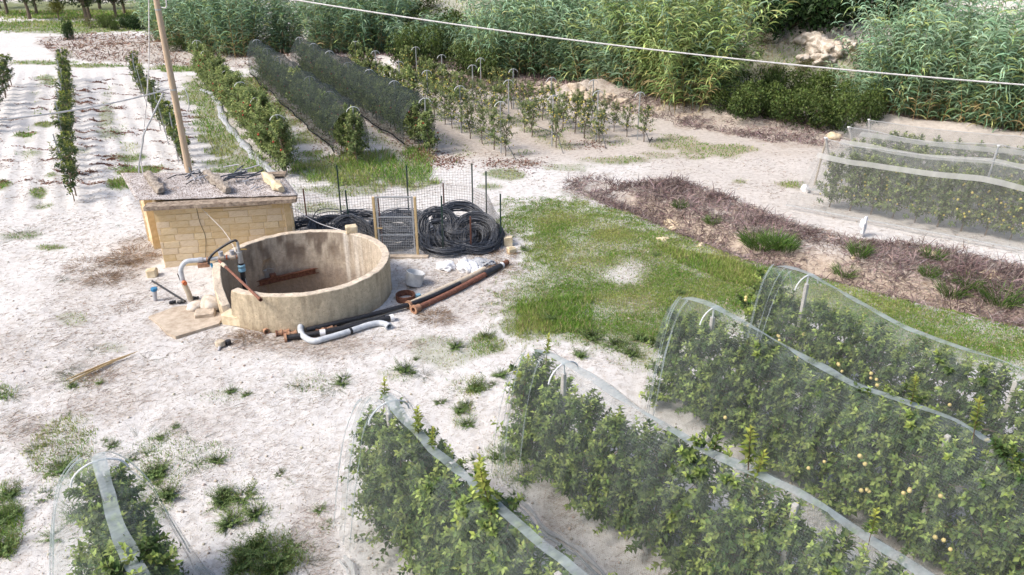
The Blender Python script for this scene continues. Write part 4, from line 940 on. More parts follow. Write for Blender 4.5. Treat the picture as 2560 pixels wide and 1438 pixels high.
# ------------------------------------------------------------------ white netted rows
ROWINFO = {}
def net_rows(key, a, b, posts, postlabel, rowlabel, treelabel, treegroup, H=2.62, W=.82, seed=0, cap=.75, apples=0, endlift=0.0, gap=.12, Hend=2.45):
    """ridge of a at the row's open end, b further along; posts = distances with an arch"""
    rr = random.Random(seed); rg = np.random.default_rng(seed); a = Vector(a); b = Vector(b); d = (b - a); L = d.length; u = d.normalized(); nrm = Vector((-u.y, u.x, 0)); rz = math.atan2(u.y, u.x)
    def ridge(s_):
        z = H + (Hend - H) * min(max(s_ / L, 0), 1); k = 0
        for p0, p1 in zip(posts, posts[1:]):
            if p0 < s_ < p1: k = (s_ - p0) / (p1 - p0); z -= .18 * math.sin(PI * k)
        return z + .07 * (float(vn(s_ * 1.3, seed, 4)) - .5)
    ns, nu_ = int(L * 9), 40; ncap = 10
    S_ = [(-cap * math.sin((1 - j / ncap) * PI / 2), math.sqrt(max(0, 1 - (1 - j / ncap) ** 2)) if j else 0.0) for j in range(ncap)] + [(L * i / ns, 1.0) for i in range(ns + 1)]
    V = np.zeros((len(S_), nu_ + 1, 3))
    def prof(s_, e, v):
        h0 = ridge(max(s_, 0)); av = abs(v); sg = 1 if v > 0 else -1
        hz = gap + .05 * math.sin(s_ * 2.3 + seed)
        e2 = .12 + .88 * e
        wv = W * (av ** .62) * (1 + .16 * (float(vn(s_ * .9, 7 * sg + 3, seed)) - .5) * 2) * e2
        wv += .05 * (float(vn(s_ * 3.1, av * 4 + 11 * sg, seed + 2)) - .5) * min(1, av * 4) + .018 * math.sin(s_ * 17 + 5 * float(vn(s_, av * 2, seed))) * av
        z = hz + (h0 - hz) * (1 - av ** 1.55) * (.42 + .58 * e ** .6)
        return s_, sg * wv, z
    for i, (s_, e) in enumerate(S_):
        for j in range(nu_ + 1):
            v = j / nu_ * 2 - 1; V[i, j] = prof(s_, e, v)
    org = Vector((a.x, a.y, 0)); net = empty('crop_net', (org.x, org.y, g1(org.x, org.y)), rz); tag(net, rowlabel, 'net', 'white nets over the apple rows')
    n1 = nu_ + 1; Q = [(i * n1 + j, i * n1 + j + 1, (i + 1) * n1 + j + 1, (i + 1) * n1 + j) for i in range(len(S_) - 1) for j in range(nu_)]
    mobj('net_cover', npmesh('net_cover', V.reshape(-1, 3), np.zeros((0, 3), int), None, True, Q), 'netwhite', net)
    # doubled seam along the ridge, real strip just above the cover
    B = []; SS = S_[ncap // 2:]
    for i, (s_, e) in enumerate(SS):
        wk = .55 + .75 * float(vn(s_ * 1.7, 3, seed)); wl = .012 * math.sin(s_ * 1.9 + seed) + .012 * (float(vn(s_ * 4, 9, seed)) - .5)
        for v in (-.009 * wk, .0, .016 * wk, .034 * wk):
            x, y, z = prof(s_, e, v + wl); B.append((x, y + (.012 if v > .01 else 0), z + .012 + .012 * float(vn(s_ * 5, v * 60, seed))))
    Q = [(i * 4 + j, i * 4 + j + 1, i * 4 + 5 + j, i * 4 + 4 + j) for i in range(len(SS) - 1) for j in range(3)]
    mobj('ridge_seam', npmesh('ridge_seam', np.array(B), np.zeros((0, 3), int), None, True, Q), 'netband', net)
    for sg in (-1, 1):
        pts = [Vector(prof(L * i / (ns // 2), 1.0, sg * 1.0)) + Vector((0, sg * (.05 + .04 * math.sin(i * .7)), -.03 + .03 * math.sin(i * 1.1))) for i in range(ns // 2 + 1)]
        m2 = MB(); m2.tube(pts, [.035 + .012 * math.sin(i * 1.9) for i in range(len(pts))], 6); m2.tube([p + Vector((0, sg * .09, -.03)) for p in pts], .018, 5); m2.build('hem', 'nethem', net, smooth=True)
    fr = random.Random(seed + 50)           # gathered folds where the net is pulled in round the end
    for q in range(7):
        sg = -1 if q % 3 else 1; c0 = fr.uniform(.0, 1.0); pts = []
        for i in range(14):
            v = .04 + .94 * i / 13; jj = min(max((1 - c0) * (1 - .75 * v) + .25 * v, 0), .999); s1 = -cap * math.sin(jj * PI / 2); e1_ = math.sqrt(max(0, 1 - jj ** 2))
            x_, y_, z_ = prof(s1 + .5 * v * (c0 - .3), min(1, e1_ + .1), sg * v); pts.append(Vector((x_, y_ + sg * .02, z_ + .012)))
        MB().tube(pts, [.004 + .012 * abs(math.sin(i * .4 + q)) * fr.uniform(.5, 1) for i in range(14)], 5).build('fold', 'netfold', net, smooth=True)
    for s_ in posts:                       # posts with an arch on top
        ph = ridge(s_) - .22; q = org + u * s_; tl = Vector((0, 0, 0))
        po = empty('trellis_post', (q.x, q.y, g1(q.x, q.y)), rz); tag(po, postlabel, 'post', 'posts of the netted rows')
        MB().box((0, 0, ph / 2 - .1), (.075, .075, ph + .2), None, .008).build('post_shaft', 'stonepost', po)
        if s_ > 1: continue
        arc = [Vector((0, .36 * math.sin(t), ph - .1 + .30 * math.cos(t))) for t in np.linspace(-1.45, 1.45, 15)]
        MB().tube(arc, .014, 7).build('arch', 'hookwhite', po, smooth=True); MB().tube([Vector((0, 0, ph - .05)), Vector((0, 0, ph + .2))], .017, 7).build('spike', 'hookwhite', po)
    x = -cap + .2; k = 0; trees = []
    while x < L - .2:
        p = org + u * x + nrm * rr.uniform(-.06, .06); s0 = rr.uniform(.9, 1.03)
        o = tree('apple_tree', (p.x, p.y, g1(p.x, p.y)), rz + (PI if rr.random() < .5 else 0), CROWN[rr.randrange(6)], TRUNK[rr.randrange(3)], treelabel, 'apple tree', treegroup, s0, None, s0 * (H / 2.62) * rr.uniform(.93, 1.04) * (.9 if x < .0 else 1))
        trees.append(o)
        for q in range(apples):
            if rr.random() < .55:
                sgn = -1 if math.cos(o.rotation_euler[2] - rz) > 0 else 1
                z = rr.uniform(.7, 1.7); ay = .72 * (1 - z / 2.5) ** .36 * sgn; ax0 = rr.uniform(-.4, .4)
                for c_ in range(rr.choice((1, 1, 2, 3))):
                    mobj('apple', APPLE_Y, None, o, (ax0 + rr.uniform(-.1, .1), ay + rr.uniform(-.05, .05), z + rr.uniform(-.09, .09)), rr.uniform(0, 6), rr.uniform(.032, .041))
        x += rr.uniform(.62, .78); k += 1
    ROWINFO[key] = (org, u, nrm, trees, cap)
def shoot(key, px, py, sc, label, k):      # leafy shoot grown through the net: sits in its row's own upright plane
    org, u, nrm, trees, cap = ROWINFO[key]; r = Vector(ray(px, py)); o_ = Vector((0, 0, CAMH)); t_ = (org - o_).dot(nrm) / r.dot(nrm); p = o_ + r * t_
    s_ = max((p - org).dot(u), -cap + .25); p = Vector((org.x + u.x * s_, org.y + u.y * s_, min(max(p.z, .7), 2.35))) - nrm * (.25 if p.z < 2.0 else 0)
    tr = min(trees, key=lambda q: (q.location - p).to_2d().length); l_ = rotz(-tr.rotation_euler[2]) @ (p - tr.location)
    o = mobj('shoot', SHOOT[k % 4], None, tr, l_, k * 1.3, sc); o['label'] = label
RH = 2.62
def rdg(px, py): return P(px, py, RH)
A0, A1 = rdg(238, 1150), rdg(335, 1438); B0, B1 = rdg(970, 1005), rdg(1465, 1438); C0, C1 = rdg(1395, 893), rdg(2400, 1438); D0, D1 = rdg(1775, 762), rdg(2560, 1125); E0, E1 = rdg(2012, 682), rdg(2560, 918)
def ext(a, b, y): return a + (b - a) * ((y - a.y) / (b.y - a.y))
TG = 'apple trees in the white netted rows'
net_rows('A', A0, ext(A0, A1, 3.6), [0.0, 3.6], 'arched post inside the net that ends among the weeds', 'white crop net over the apple row that ends among weeds with tall shoots poking out', 'bushy apple tree inside the white net that ends among the weeds', TG, seed=21, W=.95, cap=.42)
net_rows('B', B0, ext(B0, B1, 3.4), [0.0, 3.9], 'arched post inside the net beside the bare chalk', 'white crop net over the apple row between the bare chalk and the posted net', 'bushy apple tree inside the white net beside the bare chalk', TG, seed=22, W=.93, cap=.7)
net_rows('C', C0, ext(C0, C1, 3.2), [0.15, 4.4, 8.6], 'arched post inside the net with the sagging seam', 'white crop net over the apple row whose seam sags beside the first posted arch', 'bushy apple tree inside the white net with the sagging seam', TG, seed=23, W=.93, cap=.85)
net_rows('D', D0, ext(D0, D1, 3.6), [0.1, 4.6, 9.0], 'tall grey arched post inside the net with yellow apples and grassy end', 'white crop net over the apple row with the tall grey post at its grassy end', 'bushy apple tree with yellow apples inside the net with the tall grey end post', TG, seed=24, W=.94, cap=.95, apples=2)
net_rows('E', E0, ext(E0, E1, 5.5), [0.1, 4.4, 8.6], 'arched post inside the net next to the ditch bank', 'white crop net over the apple row next to the grassy ditch bank', 'bushy apple tree with yellow apples inside the net by the ditch bank', TG, seed=25, W=.94, cap=1.0, apples=2)
for k, (key, px_, py_, sc, lab) in enumerate([('A', 165, 1190, 1.09, 'slender leafy shoot rising beside the white arch of the weedy row'),
        ('A', 320, 1225, 1.19, 'tall double shoot of fresh leaves poking out of the weedy row net'),
        ('A', 290, 1230, 1.0, 'slim leafy shoot just beside the tall double one'),
        ('A', 360, 1245, 0.76, 'short leafy shoot on the far side of the tall double one'),
        ('A', 190, 1235, 0.66, 'low leafy shoot at the foot of the slender one'),
        ('B', 955, 985, 0.76, 'upright leafy shoot at the end of the net beside the bare chalk'),
        ('B', 1040, 1010, 0.85, 'dark leafy shoot leaning out behind the arch of the chalk side net'),
        ('B', 1075, 1060, 0.66, 'small leafy shoot on the ridge past the arch'),
        ('B', 1205, 1215, 1.04, 'tall pale shoot standing between two white nets'),
        ('B', 1235, 1310, 1.23, 'thick leafy shoot coming through the chalk side net'),
        ('B', 1185, 1340, 0.85, 'leafy shoot next to the thick one on the chalk side net'),
        ('B', 830, 1075, 0.76, 'leafy sprig sticking out over the bare chalk'),
        ('C', 1250, 935, 1.14, 'bright leafy shoot rising in front of the grassy end'),
        ('C', 1275, 985, 1.14, 'bushy leafy shoot beside the end of the sagging net'),
        ('C', 1365, 885, 0.76, 'yellow green shoot standing above the end of the sagging net'),
        ('C', 1880, 1130, 1.14, 'pale leafy shoot poking up on the middle of the sagging net'),
        ('C', 1875, 1240, 1.04, 'long leafy shoot through the side of the sagging net'),
        ('C', 2190, 1290, 0.66, 'short tip of leaves on the sagging seam'),
        ('D', 2290, 975, 0.85, 'leafy tip on the ridge of the net with the grey post'),
        ('D', 2440, 1080, 1.04, 'leafy shoot crossing the seam of the net with the grey post')]):
    shoot(key, px_, py_, sc, lab, k)
for k, (px_, py_, sc, lab) in enumerate([(1700, 820, 0.9, 'lone weed shoot in the grass before the ditch bank net'), (1880, 780, 0.8, 'lone leafy stem in the grass beside the ditch bank net')]): tag(mobj('leafy_weed', SHOOT[k], None, None, PG(px_, py_), k, sc), lab, 'weed')

# ------------------------------------------------------------------ far orchard rows
FAR = [apple_crown(400 + k, 2.1, .62, .62, 62, 16, .15, .085, .25, (.10, .15, .052), (.36, .42, .15), .65) for k in range(3)]
YNG = [apple_crown(420 + k, 1.95, .55, .55, 34, 15, .13, .075, .5, (.11, .155, .06), (.32, .37, .14), .6) for k in range(3)]
PER = [apple_crown(440 + k, 1.9, .40, .40, 17, 13, .17, .10, .35, (.05, .09, .036), (.28, .32, .055), .5) for k in range(3)]
for me in FAR + YNG + PER: me.materials.append(M['leaf'])
FTR = [trunk_mesh(20 + k, 1.7, .03) for k in range(2)]
for me in FTR: me.materials.append(M['bark'])
def fruits(seed, n, col, r=.055, wx=.5, H=1.8):
    global RNG; RNG = np.random.default_rng(seed); z = RNG.uniform(.5, H, n); a = RNG.uniform(0, 6.28, n); e = (1 - .55 * (z / 2) ** 2) * RNG.uniform(.75, 1.05, n)
    m = NP(); m.balls(np.stack([np.cos(a) * wx * e, np.sin(a) * wx * e, z], 1), np.full(n, r) * RNG.uniform(.8, 1.15, n), jitc(np.tile(col, (n, 1)), .12)); me = m.mesh('fruit', True); me.materials.append(M['fruit']); return me
FRED = [fruits(500 + k, 3, (.40, .05, .025), .043) for k in range(3)]; FYEL = [fruits(510 + k, 26, (.50, .42, .10), .042) for k in range(3)]; FYEL2 = [fruits(520 + k, 11, (.50, .42, .10), .042, .42) for k in range(3)]
RNG = np.random.default_rng(9)
def hookpost(p, rz, h, lab, grp, lean=0.0, arch=True):
    o = empty('hook_post', p, rz); tag(o, lab, 'post', grp); o.rotation_euler = (0, lean, rz)
    MB().tube([Vector((0, 0, -.1)), Vector((0, 0, h))], .032, 7).build('post_shaft', 'galv', o)
    if arch: MB().tube([Vector((0, .30 * math.sin(t), h - .26 + .26 * math.cos(t))) for t in np.linspace(-1.35, 1.35, 13)], .015, 6).build('arch', 'hookwhite', o, smooth=True)
def far_row(key, crowns, fr, sp_, lab, grp, sc=(.95, 1.15), postlab=None, post_every=4.0, ph=2.5, posts=True, t0=0.0, t1=1.0, jit=.15, skip=0.0, seed=0, scf=None):
    rr = random.Random(seed); a, b = Vector((*ROWS[key][0], 0)), Vector((*ROWS[key][1], 0)); L = (b - a).length; u = (b - a).normalized(); rz = math.atan2(u.y, u.x); x = L * t0
    while x < L * t1:
        if rr.random() > skip:
            p = a + u * (x + rr.uniform(-jit, jit)) + Vector((u.y, -u.x, 0)) * rr.uniform(-.1, .1); f = rr.randrange(3); s0 = rr.uniform(*sc) * (scf(x) if scf else 1)
            cr = crowns(x) if callable(crowns) else crowns
            ff = fr(x) if callable(fr) else fr
            tree('apple_tree' if 'apple' in lab else 'persimmon_tree', onland(p), rr.uniform(0, 6.28), cr[f], FTR[f % 2], lab, 'apple tree' if 'apple' in lab else 'fruit tree', grp, s0, ff[rr.randrange(3)] if ff else None, s0 * rr.uniform(.92, 1.1))
        x += sp_ * rr.uniform(.9, 1.1)
    if posts:
        x = L * t0 + .4
        while x < L * t1 + 1:
            hookpost(onland(a + u * x), rz, ph * rr.uniform(.94, 1.04), postlab, 'posts in the far rows', rr.uniform(-.02, .02)); x += post_every
far_row('R1', FAR, FRED, .8, 'dense apple tree with red apples in the open row beside the plastic strip', 'red apple trees in the open row', (1.05, 1.3), 'white hooked post standing in the open row of red apples', 4.4, 2.55, seed=1)
far_row('F', FAR, FRED, 1.0, 'apple tree under the dark net nearest the open row of red apples', 'apple trees under the dark nets', (.95, 1.1), 'white hooked post under the dark net nearest the open red row', 4.2, 2.55, seed=2)
far_row('G', FAR, FRED, 1.0, 'apple tree under the dark net beside the yellow apple trees', 'apple trees under the dark nets', (.95, 1.1), 'white hooked post under the dark net beside the yellow apples', 4.2, 2.55, seed=3)
yc = lambda x: YNG if x < 11 else FAR
yf = lambda x: FYEL2 if x < 11 else FYEL
far_row('Ya', yc, yf, 1.15, 'yellow apple tree in the row beside the dark nets', 'yellow apple trees', (.85, 1.1), 'white hooked post in the yellow apple row beside the dark nets', 4.6, 2.5, seed=4, skip=.08)
far_row('Yb', yc, yf, 1.2, 'yellow apple tree in the second row from the dark nets', 'yellow apple trees', (.85, 1.1), 'white hooked post in the second yellow row from the dark nets', 4.6, 2.5, seed=5, skip=.1)
far_row('Yc', YNG, FYEL, 1.2, 'yellow apple tree in the third row from the dark nets', 'yellow apple trees', (.85, 1.12), 'white hooked post in the third yellow row from the dark nets', 4.4, 2.45, seed=6, skip=.1)
far_row('Yd', YNG, FYEL2, 1.2, 'yellow apple tree in the short row by the dry bank', 'yellow apple trees', (.75, 1.0), 'leaning white hooked post in the short row by the dry bank', 4.2, 2.4, seed=7)
far_row('L1', PER, None, 1.15, 'slim young fruit tree in the middle row of the furrowed field', 'young trees in the furrowed field', (.75, 1.2), 'thin grey stake in the middle row of the furrowed field', 5, 1.7, False, seed=8, jit=.25)
far_row('L2', PER, None, 1.15, 'slim young fruit tree in the furrowed row next to the pole', 'young trees in the furrowed field', (.8, 1.05), '', 5, 1.7, False, seed=9, jit=.25)
far_row('L0', PER, None, 1.15, 'slim young fruit tree in the furrowed row farthest from the pole', 'young trees in the furrowed field', (1.0, 1.3), '', 5, 1.7, False, seed=10, jit=.25)
for k_, lab in (('L1', 'grey stake leaning in the middle row of the furrowed field'), ('L2', 'grey stake leaning in the furrowed row next to the pole'), ('L0', 'grey stake leaning in the furrowed row farthest from the pole')):
    a, b = Vector((*ROWS[k_][0], 0)), Vector((*ROWS[k_][1], 0)); u = (b - a).normalized(); rz = math.atan2(u.y, u.x); x = 2.2
    while x < (b - a).length:
        o = empty('stake', onland(a + u * x + Vector((-.22, 0, 0))), rz); o.rotation_euler = (random.uniform(-.1, .1), random.uniform(-.04, .04), rz); tag(o, lab, 'stake', 'stakes in the furrowed field')
        MB().box((0, 0, 1.05), (.06, .045, 2.3)).build('stake_shaft', 'galv', o); x += 3.6
# dark nets: hung over the two rows
def dark_net(key, lab, seed, H=2.6, W=.78, gap=.2):
    a, b = Vector((*ROWS[key][0], 0)), Vector((*ROWS[key][1], 0)); u = (b - a).normalized(); a = a + u * 1.1; L = (b - a).length; rz = math.atan2(u.y, u.x); ns, nu_ = int(L * 5), 24; V = []
    rg = np.random.default_rng(seed)
    for i in range(ns + 1):
        s_ = L * i / ns; e = 1.0; h0 = H - .16 * abs(math.sin(s_ * PI / 4.2)) + .08 * (float(vn(s_, seed, 1)) - .5); h0 *= (.8 + .2 * min(1, s_ / .8))
        for j in range(nu_ + 1):
            v = j / nu_ * 2 - 1; av = abs(v); sg = 1 if v > 0 else -1
            wv = W * min(1, av * 2.2) ** .7 * (1 + .2 * (float(vn(s_ * .8, 9 * sg, seed)) - .5)) + .05 * (float(vn(s_ * 3, av * 5 + 3 * sg, seed)) - .5)
            hz = gap + .2 * (float(vn(s_ * .5, 3, seed)))
            V.append((s_, sg * wv, hz + (h0 - hz) * (1 - max(0, av - .12) / .88) if av > .12 else h0))
    n1 = nu_ + 1; Q = [(i * n1 + j, i * n1 + j + 1, (i + 1) * n1 + j + 1, (i + 1) * n1 + j) for i in range(ns) for j in range(nu_)]
    o = empty('shade_net', onland(a), rz); tag(o, lab, 'net', 'dark nets over the apple rows')
    mobj('net_cover', npmesh('net_cover', np.array(V), np.zeros((0, 3), int), None, True, Q), 'netdark', o)
    V = np.array(V).reshape(ns + 1, n1, 3)
    for j in (0, nu_): MB().tube([Vector(V[i, j]) for i in range(0, ns + 1, 2)], .035, 6).build('hem', 'netdarkhem', o)
dark_net('F', 'dark grey crop net draped over the apple row nearest the open red row', 31); dark_net('G', 'dark grey crop net draped over the apple row beside the yellow trees', 32)
# plastic strip on the ground beside the red row
a, b = P(545, 262), P(695, 440); V = []; n = 60
mid = [P(x, y) for x, y in ((505, 225), (540, 245), (560, 300), (600, 350), (640, 395), (690, 440))]; path = smoothpath(mid, 12)
for i, p in enumerate(path):
    d = (path[min(i + 1, len(path) - 1)] - path[max(i - 1, 0)]).normalized(); s_ = Vector((d.y, -d.x, 0))
    for j in range(7):
        w_ = (j / 6 - .5) * (.25 + .35 * float(vn(i * .4, 2, 7))); q = p + s_ * w_; V.append((q.x - path[0].x, q.y - path[0].y, g1(q.x, q.y) + .03 + .10 * float(vn(i * .8, j * 1.3, 17)) * (1 - abs(j / 3 - 1) ** 2)))
Q = [(i * 7 + j, i * 7 + j + 1, (i + 1) * 7 + j + 1, (i + 1) * 7 + j) for i in range(len(path) - 1) for j in range(6)]
o = mobj('plastic_strip', npmesh('plastic_strip', np.array(V), np.zeros((0, 3), int), None, True, Q), 'groundsheet', None, (path[0].x, path[0].y, 0)); o.modifiers.new('thickness', 'SOLIDIFY').thickness = .006
tag(o, 'crumpled pale plastic strip lying along the foot of the open red apple row', 'plastic sheet')
# drip hoses of the yellow rows
for k_, e_, lab in (('Ya', (1290, 402), 'black drip hose hanging along the yellow row beside the dark nets'), ('Yb', (1408, 385), 'black drip hose hanging along the second yellow row'), ('Yc', (1515, 372), 'black drip hose hanging along the third yellow row'), ('Yd', (1625, 357), 'black drip hose ending in a clip in the short row by the dry bank')):
    a, b = Vector((*ROWS[k_][0], 0)), Vector((*ROWS[k_][1], 0)); e = onland(P(*e_), .02); pts = [e, e.lerp(a, .6) + Vector((0, 0, .45)), a + Vector((0, 0, .62))] + [a.lerp(b, t) + Vector((0, 0, .6 + .06 * math.sin(t * 20))) for t in (.1, .2, .35, .5, .7, .95)]
    wire('drip_hose', pts, .016, 'hose', lab, 'hose', k=4, n=5)
    if k_ == 'Yd': tag(MB().box((0, 0, .12), (.04, .03, .34), rotz(.3) @ Matrix.Rotation(.5, 3, 'Y')).box((0, 0, .14), (.26, .03, .04), rotz(.3)).build('hose_clip', 'blackplastic', None, onland(P(1626, 357))), 'black cross-shaped clip at the end of the drip hose', 'clip')

# ------------------------------------------------------------------ white tents over the rows by the ditch track
def tent(a, b, lab, tl, H, W, seed, front=False):
    a = Vector(a); b = Vector(b); a.z = b.z = 0; b = a + (b - a) * 1.9; u = (b - a).normalized(); L = (b - a).length; rz = math.atan2(u.y, u.x); ns, nu_ = int(L * 5), 28; n1 = nu_ + 1; V = []
    def prof(s_, v):
        av = abs(v); sg = 1 if v > 0 else -1; h0 = H - .14 * abs(math.sin(s_ * PI / 5)) + .1 * (float(vn(s_ * 1.1, seed, 2)) - .5)
        e = min(1, .35 + s_ / 1.2); wv = W * (av ** .8) + .05 * (float(vn(s_ * 2, av * 4 + sg, seed)) - .5) * av
        sk = -.75 * av ** 1.3 * max(0, 1 - s_ / 1.6)
        return (s_ + sk, sg * wv, .18 + (h0 - .18) * (1 - av ** 1.25))
    for i in range(ns + 1):
        for j in range(n1): V.append(prof(L * i / ns, j / nu_ * 2 - 1))
    Q = [(i * n1 + j, i * n1 + j + 1, (i + 1) * n1 + j + 1, (i + 1) * n1 + j) for i in range(ns) for j in range(nu_)]
    o = empty('crop_net', onland(a), rz); tag(o, lab, 'net', 'white net tents past the ditch')
    mobj('net_cover', npmesh('net_cover', np.array(V), np.zeros((0, 3), int), None, True, Q), 'nettent', o)
    for v0, v1 in ((-.02, .03), (-.34, -.26)):
        B = []
        for i in range(ns + 1):
            for v in (v0, (v0 + v1) / 2, v1):
                x, y, z = prof(L * i / ns, v); B.append((x, y - .012, z + .014))
        Qb = [(i * 3 + j, i * 3 + j + 1, i * 3 + 4 + j, i * 3 + 3 + j) for i in range(ns) for j in range(2)]
        mobj('seam_band', npmesh('seam_band', np.array(B), np.zeros((0, 3), int), None, True, Qb), 'nettentband', o)
    for sg in (-1, 1): MB().tube([Vector(prof(L * i / ns, sg)) for i in range(0, ns + 1, 2)], .028, 6).build('hem', 'nethem', o, smooth=True)
    rr = random.Random(seed); x = .5
    while x < L:
        p = a + u * x; s0 = rr.uniform(.9, 1.02); o2 = tree('apple_tree', onland(p), rz, FAR[rr.randrange(3)], FTR[0], tl, 'apple tree', 'apple trees in the white tents', s0, FYEL[rr.randrange(3)] if x > 4.2 else FYEL2[rr.randrange(3)]); x += .72
    return u, rz
T1 = (P(2068, 350, 2.45), P(2560, 418, 2.45)); T2 = (P(2122, 322, 2.45), P(2560, 376, 2.45)); T3 = (P(2170, 302, 2.45), P(2560, 343, 2.45))
for (a, b), lab, tl, s_ in ((T1, 'white net tent over the apple row along the ditch track', 'apple tree with yellow apples in the tent along the ditch track', 41), (T2, 'white net tent over the middle one of three apple rows', 'apple tree in the middle white net tent', 42), (T3, 'white net tent over the apple row next to the tall reeds', 'apple tree in the white net tent next to the reeds', 43)):
    tent(a, b, lab, tl, 2.5, 1.2 if s_ == 41 else 1.05, s_)
def prop(b, t, r, lab, mat='galv'):
    o = empty('net_prop', b); tag(o, lab, 'pole', 'props of the white tents'); MB().tube([Vector((0, 0, -.05)), Vector(t) - Vector(b)], r, 8).build('pole_shaft', mat, o, smooth=True)
    MB().tube([Vector(t) - Vector(b), Vector(t) - Vector(b) + Vector((0, 0, .04))], r * 1.5, 8).build('pole_cap', 'hookwhite', o)
b_ = onland(P(2095, 507)); prop(b_, at(2064, 346, b_.y - .35), .045, 'stout white prop at the mouth of the tent along the ditch track', 'stonepost')
b_ = onland(P(2036, 462)); prop(b_, at(2066, 348, b_.y - .9), .04, 'leaning pale prop behind the mouth of the first tent', 'beigepipe')
b_ = onland(P(2428, 575)); prop(b_, at(2496, 366, b_.y + .25), .032, 'long thin leaning pole against the side of the first tent')
b_ = onland(P(2142, 395)); prop(b_, at(2122, 319, b_.y - .1), .05, 'white prop at the mouth of the middle tent', 'stonepost')
b_ = onland(P(2180, 360)); prop(b_, at(2172, 300, b_.y - .1), .04, 'white prop at the mouth of the tent next to the reeds', 'stonepost')
lump('plastic_sack', onland(P(2012, 478), .08), (.2, .16, .22), 'whitesheet', 'white sack weighing down the corner of the first tent', 'sack', 77, 3, .3)
lump('boulder', onland(P(2082, 348), .1), (.36, .3, .24), 'palestone', 'pale round boulder behind the mouth of the first tent', 'rock', 78)

# ------------------------------------------------------------------ giant reeds
def reed_clump(seed, ncane, H, rad, lean=.16, pal=0):
    global RNG; RNG = np.random.default_rng(seed); m = NP()
    cd, cl, cy = [((.09, .17, .085), (.29, .43, .27), (.35, .43, .16)), ((.12, .19, .06), (.31, .41, .14), (.38, .42, .14))][pal]
    for k in range(ncane):
        a = RNG.uniform(0, 6.28); r = rad * math.sqrt(RNG.uniform()); b = np.array([math.cos(a) * r, math.sin(a) * r, -.15]); h = H * RNG.uniform(.55, 1.08)
        ld = np.array([math.cos(a), math.sin(a), 0]) * lean * (r / rad) * RNG.uniform(.5, 1.6) + RNG.normal(size=3) * .05; n = 8; pts = [b]; d = np.array([0, 0, 1.]) + ld
        for i in range(n):
            d = d / np.linalg.norm(d); pts.append(pts[-1] + d * h / n); d = d + ld * .35 + np.array([0, 0, -.02])
        pts = np.array(pts); sc = np.array((.30, .21, .09)) * RNG.uniform(.7, 1.25) if RNG.uniform() < .45 else np.array((.17, .19, .07)); m.stem(pts, .017, .006, sc)
        nl = int(RNG.uniform(34, 44)); t_ = np.linspace(.07, .99, nl) ** .85; f = t_ * n; i = np.minimum(f.astype(int), n - 1); c = pts[i] + (pts[i + 1] - pts[i]) * (f - i)[:, None]
        az = RNG.uniform(0, 6.28) + PI * (np.arange(nl) % 2) + RNG.normal(size=nl) * .5
        dv = np.stack([np.cos(az), np.sin(az), RNG.uniform(.35, 1.1, nl)], 1); L = RNG.uniform(.6, 1.15, nl) * (1 - .25 * t_)
        col = jitc(mixc(cd, cl, np.clip(t_ + RNG.normal(size=nl) * .2, 0, 1)), .2); old = (t_ < .35) & (RNG.uniform(size=nl) < .22); col[old] = jitc(np.tile((.33, .25, .12), (old.sum(), 1)), .2)  # lower leaves darker: shade inside the clump painted into the leaf colour
        yel = RNG.uniform(size=nl) < .15; col[yel] = jitc(np.tile(cy, (yel.sum(), 1)), .2)
        m.strips(c, dv, L, RNG.uniform(.06, .09, nl), 4, RNG.uniform(.35, .8, nl), col)
    me = m.mesh('reed_foliage'); me.materials.append(M['reedleaf']); return me
REED = [reed_clump(600 + k, 38, 6.0, 1.2) for k in range(4)] + [reed_clump(610 + k, 38, 6.0, 1.25, .2, 1) for k in range(2)]
REEDS_ = [reed_clump(620 + k, 12, 3.6, .8, .22) for k in range(2)]
RNG = np.random.default_rng(77)
def reeds(pts, n, depth, lab, grp, sc, vs, seed, shared=REED):
    rr = random.Random(seed); path = [Vector(p) for p in pts]; 
    seg = [(path[i + 1] - path[i]).length for i in range(len(path) - 1)]; tot = sum(seg)
    for k in range(n):
        s_ = (k + rr.uniform(.2, .8)) / n * tot; i = 0
        while i < len(seg) - 1 and s_ > seg[i]: s_ -= seg[i]; i += 1
        p = path[i].lerp(path[i + 1], s_ / seg[i]); p = Vector((p.x + rr.uniform(-.4, .4), p.y + depth * (k % 3) / 2 + rr.uniform(-.3, .5), 0)); s0 = rr.uniform(*sc)
        o = mobj('reed_clump', shared[rr.choice(vs)], None, None, onland(p, -.02), rr.uniform(0, 6.28), (s0, s0, s0 * rr.uniform(.92, 1.08))); tag(o, lab, 'reeds', grp)
def PL(*px): return [P(*p) for p in px]
reeds(PL((395, 112), (560, 152), (735, 140)), 16, 4.2, 'tall clump of giant reed behind the open red apple row', 'reeds behind the orchard', (.95, 1.2), (0, 1, 2, 3), 1)
reeds(PL((775, 148), (900, 146), (985, 130)), 12, 4.2, 'tall clump of giant reed behind the dark netted rows', 'reeds behind the orchard', (.9, 1.15), (0, 1, 2, 3), 2)
reeds(PL((1005, 160), (1100, 150), (1190, 165)), 8, 2.5, 'thin sparse clump of reed behind the yellow apple trees', 'sparse reeds', (.8, 1.1), (0, 1), 3, REEDS_)
reeds(PL((1235, 205), (1400, 205), (1560, 245), (1720, 280), (1790, 288)), 27, 4.2, 'tall clump of giant reed behind the chalk mound', 'reeds on the bank', (1.0, 1.2), (0, 1, 2, 3, 4, 5), 4)
reeds(PL((1640, 262), (1740, 285), (1815, 285)), 6, 2.2, 'yellowish clump of giant reed at the end of the bank', 'reeds on the bank', (1.0, 1.2), (4, 5), 14)
reeds(PL((2215, 306), (2300, 316), (2450, 330), (2700, 365)), 18, 3.4, 'tall clump of giant reed behind the white net tents', 'reeds by the tents', (.95, 1.12), (0, 1, 2, 3), 5)
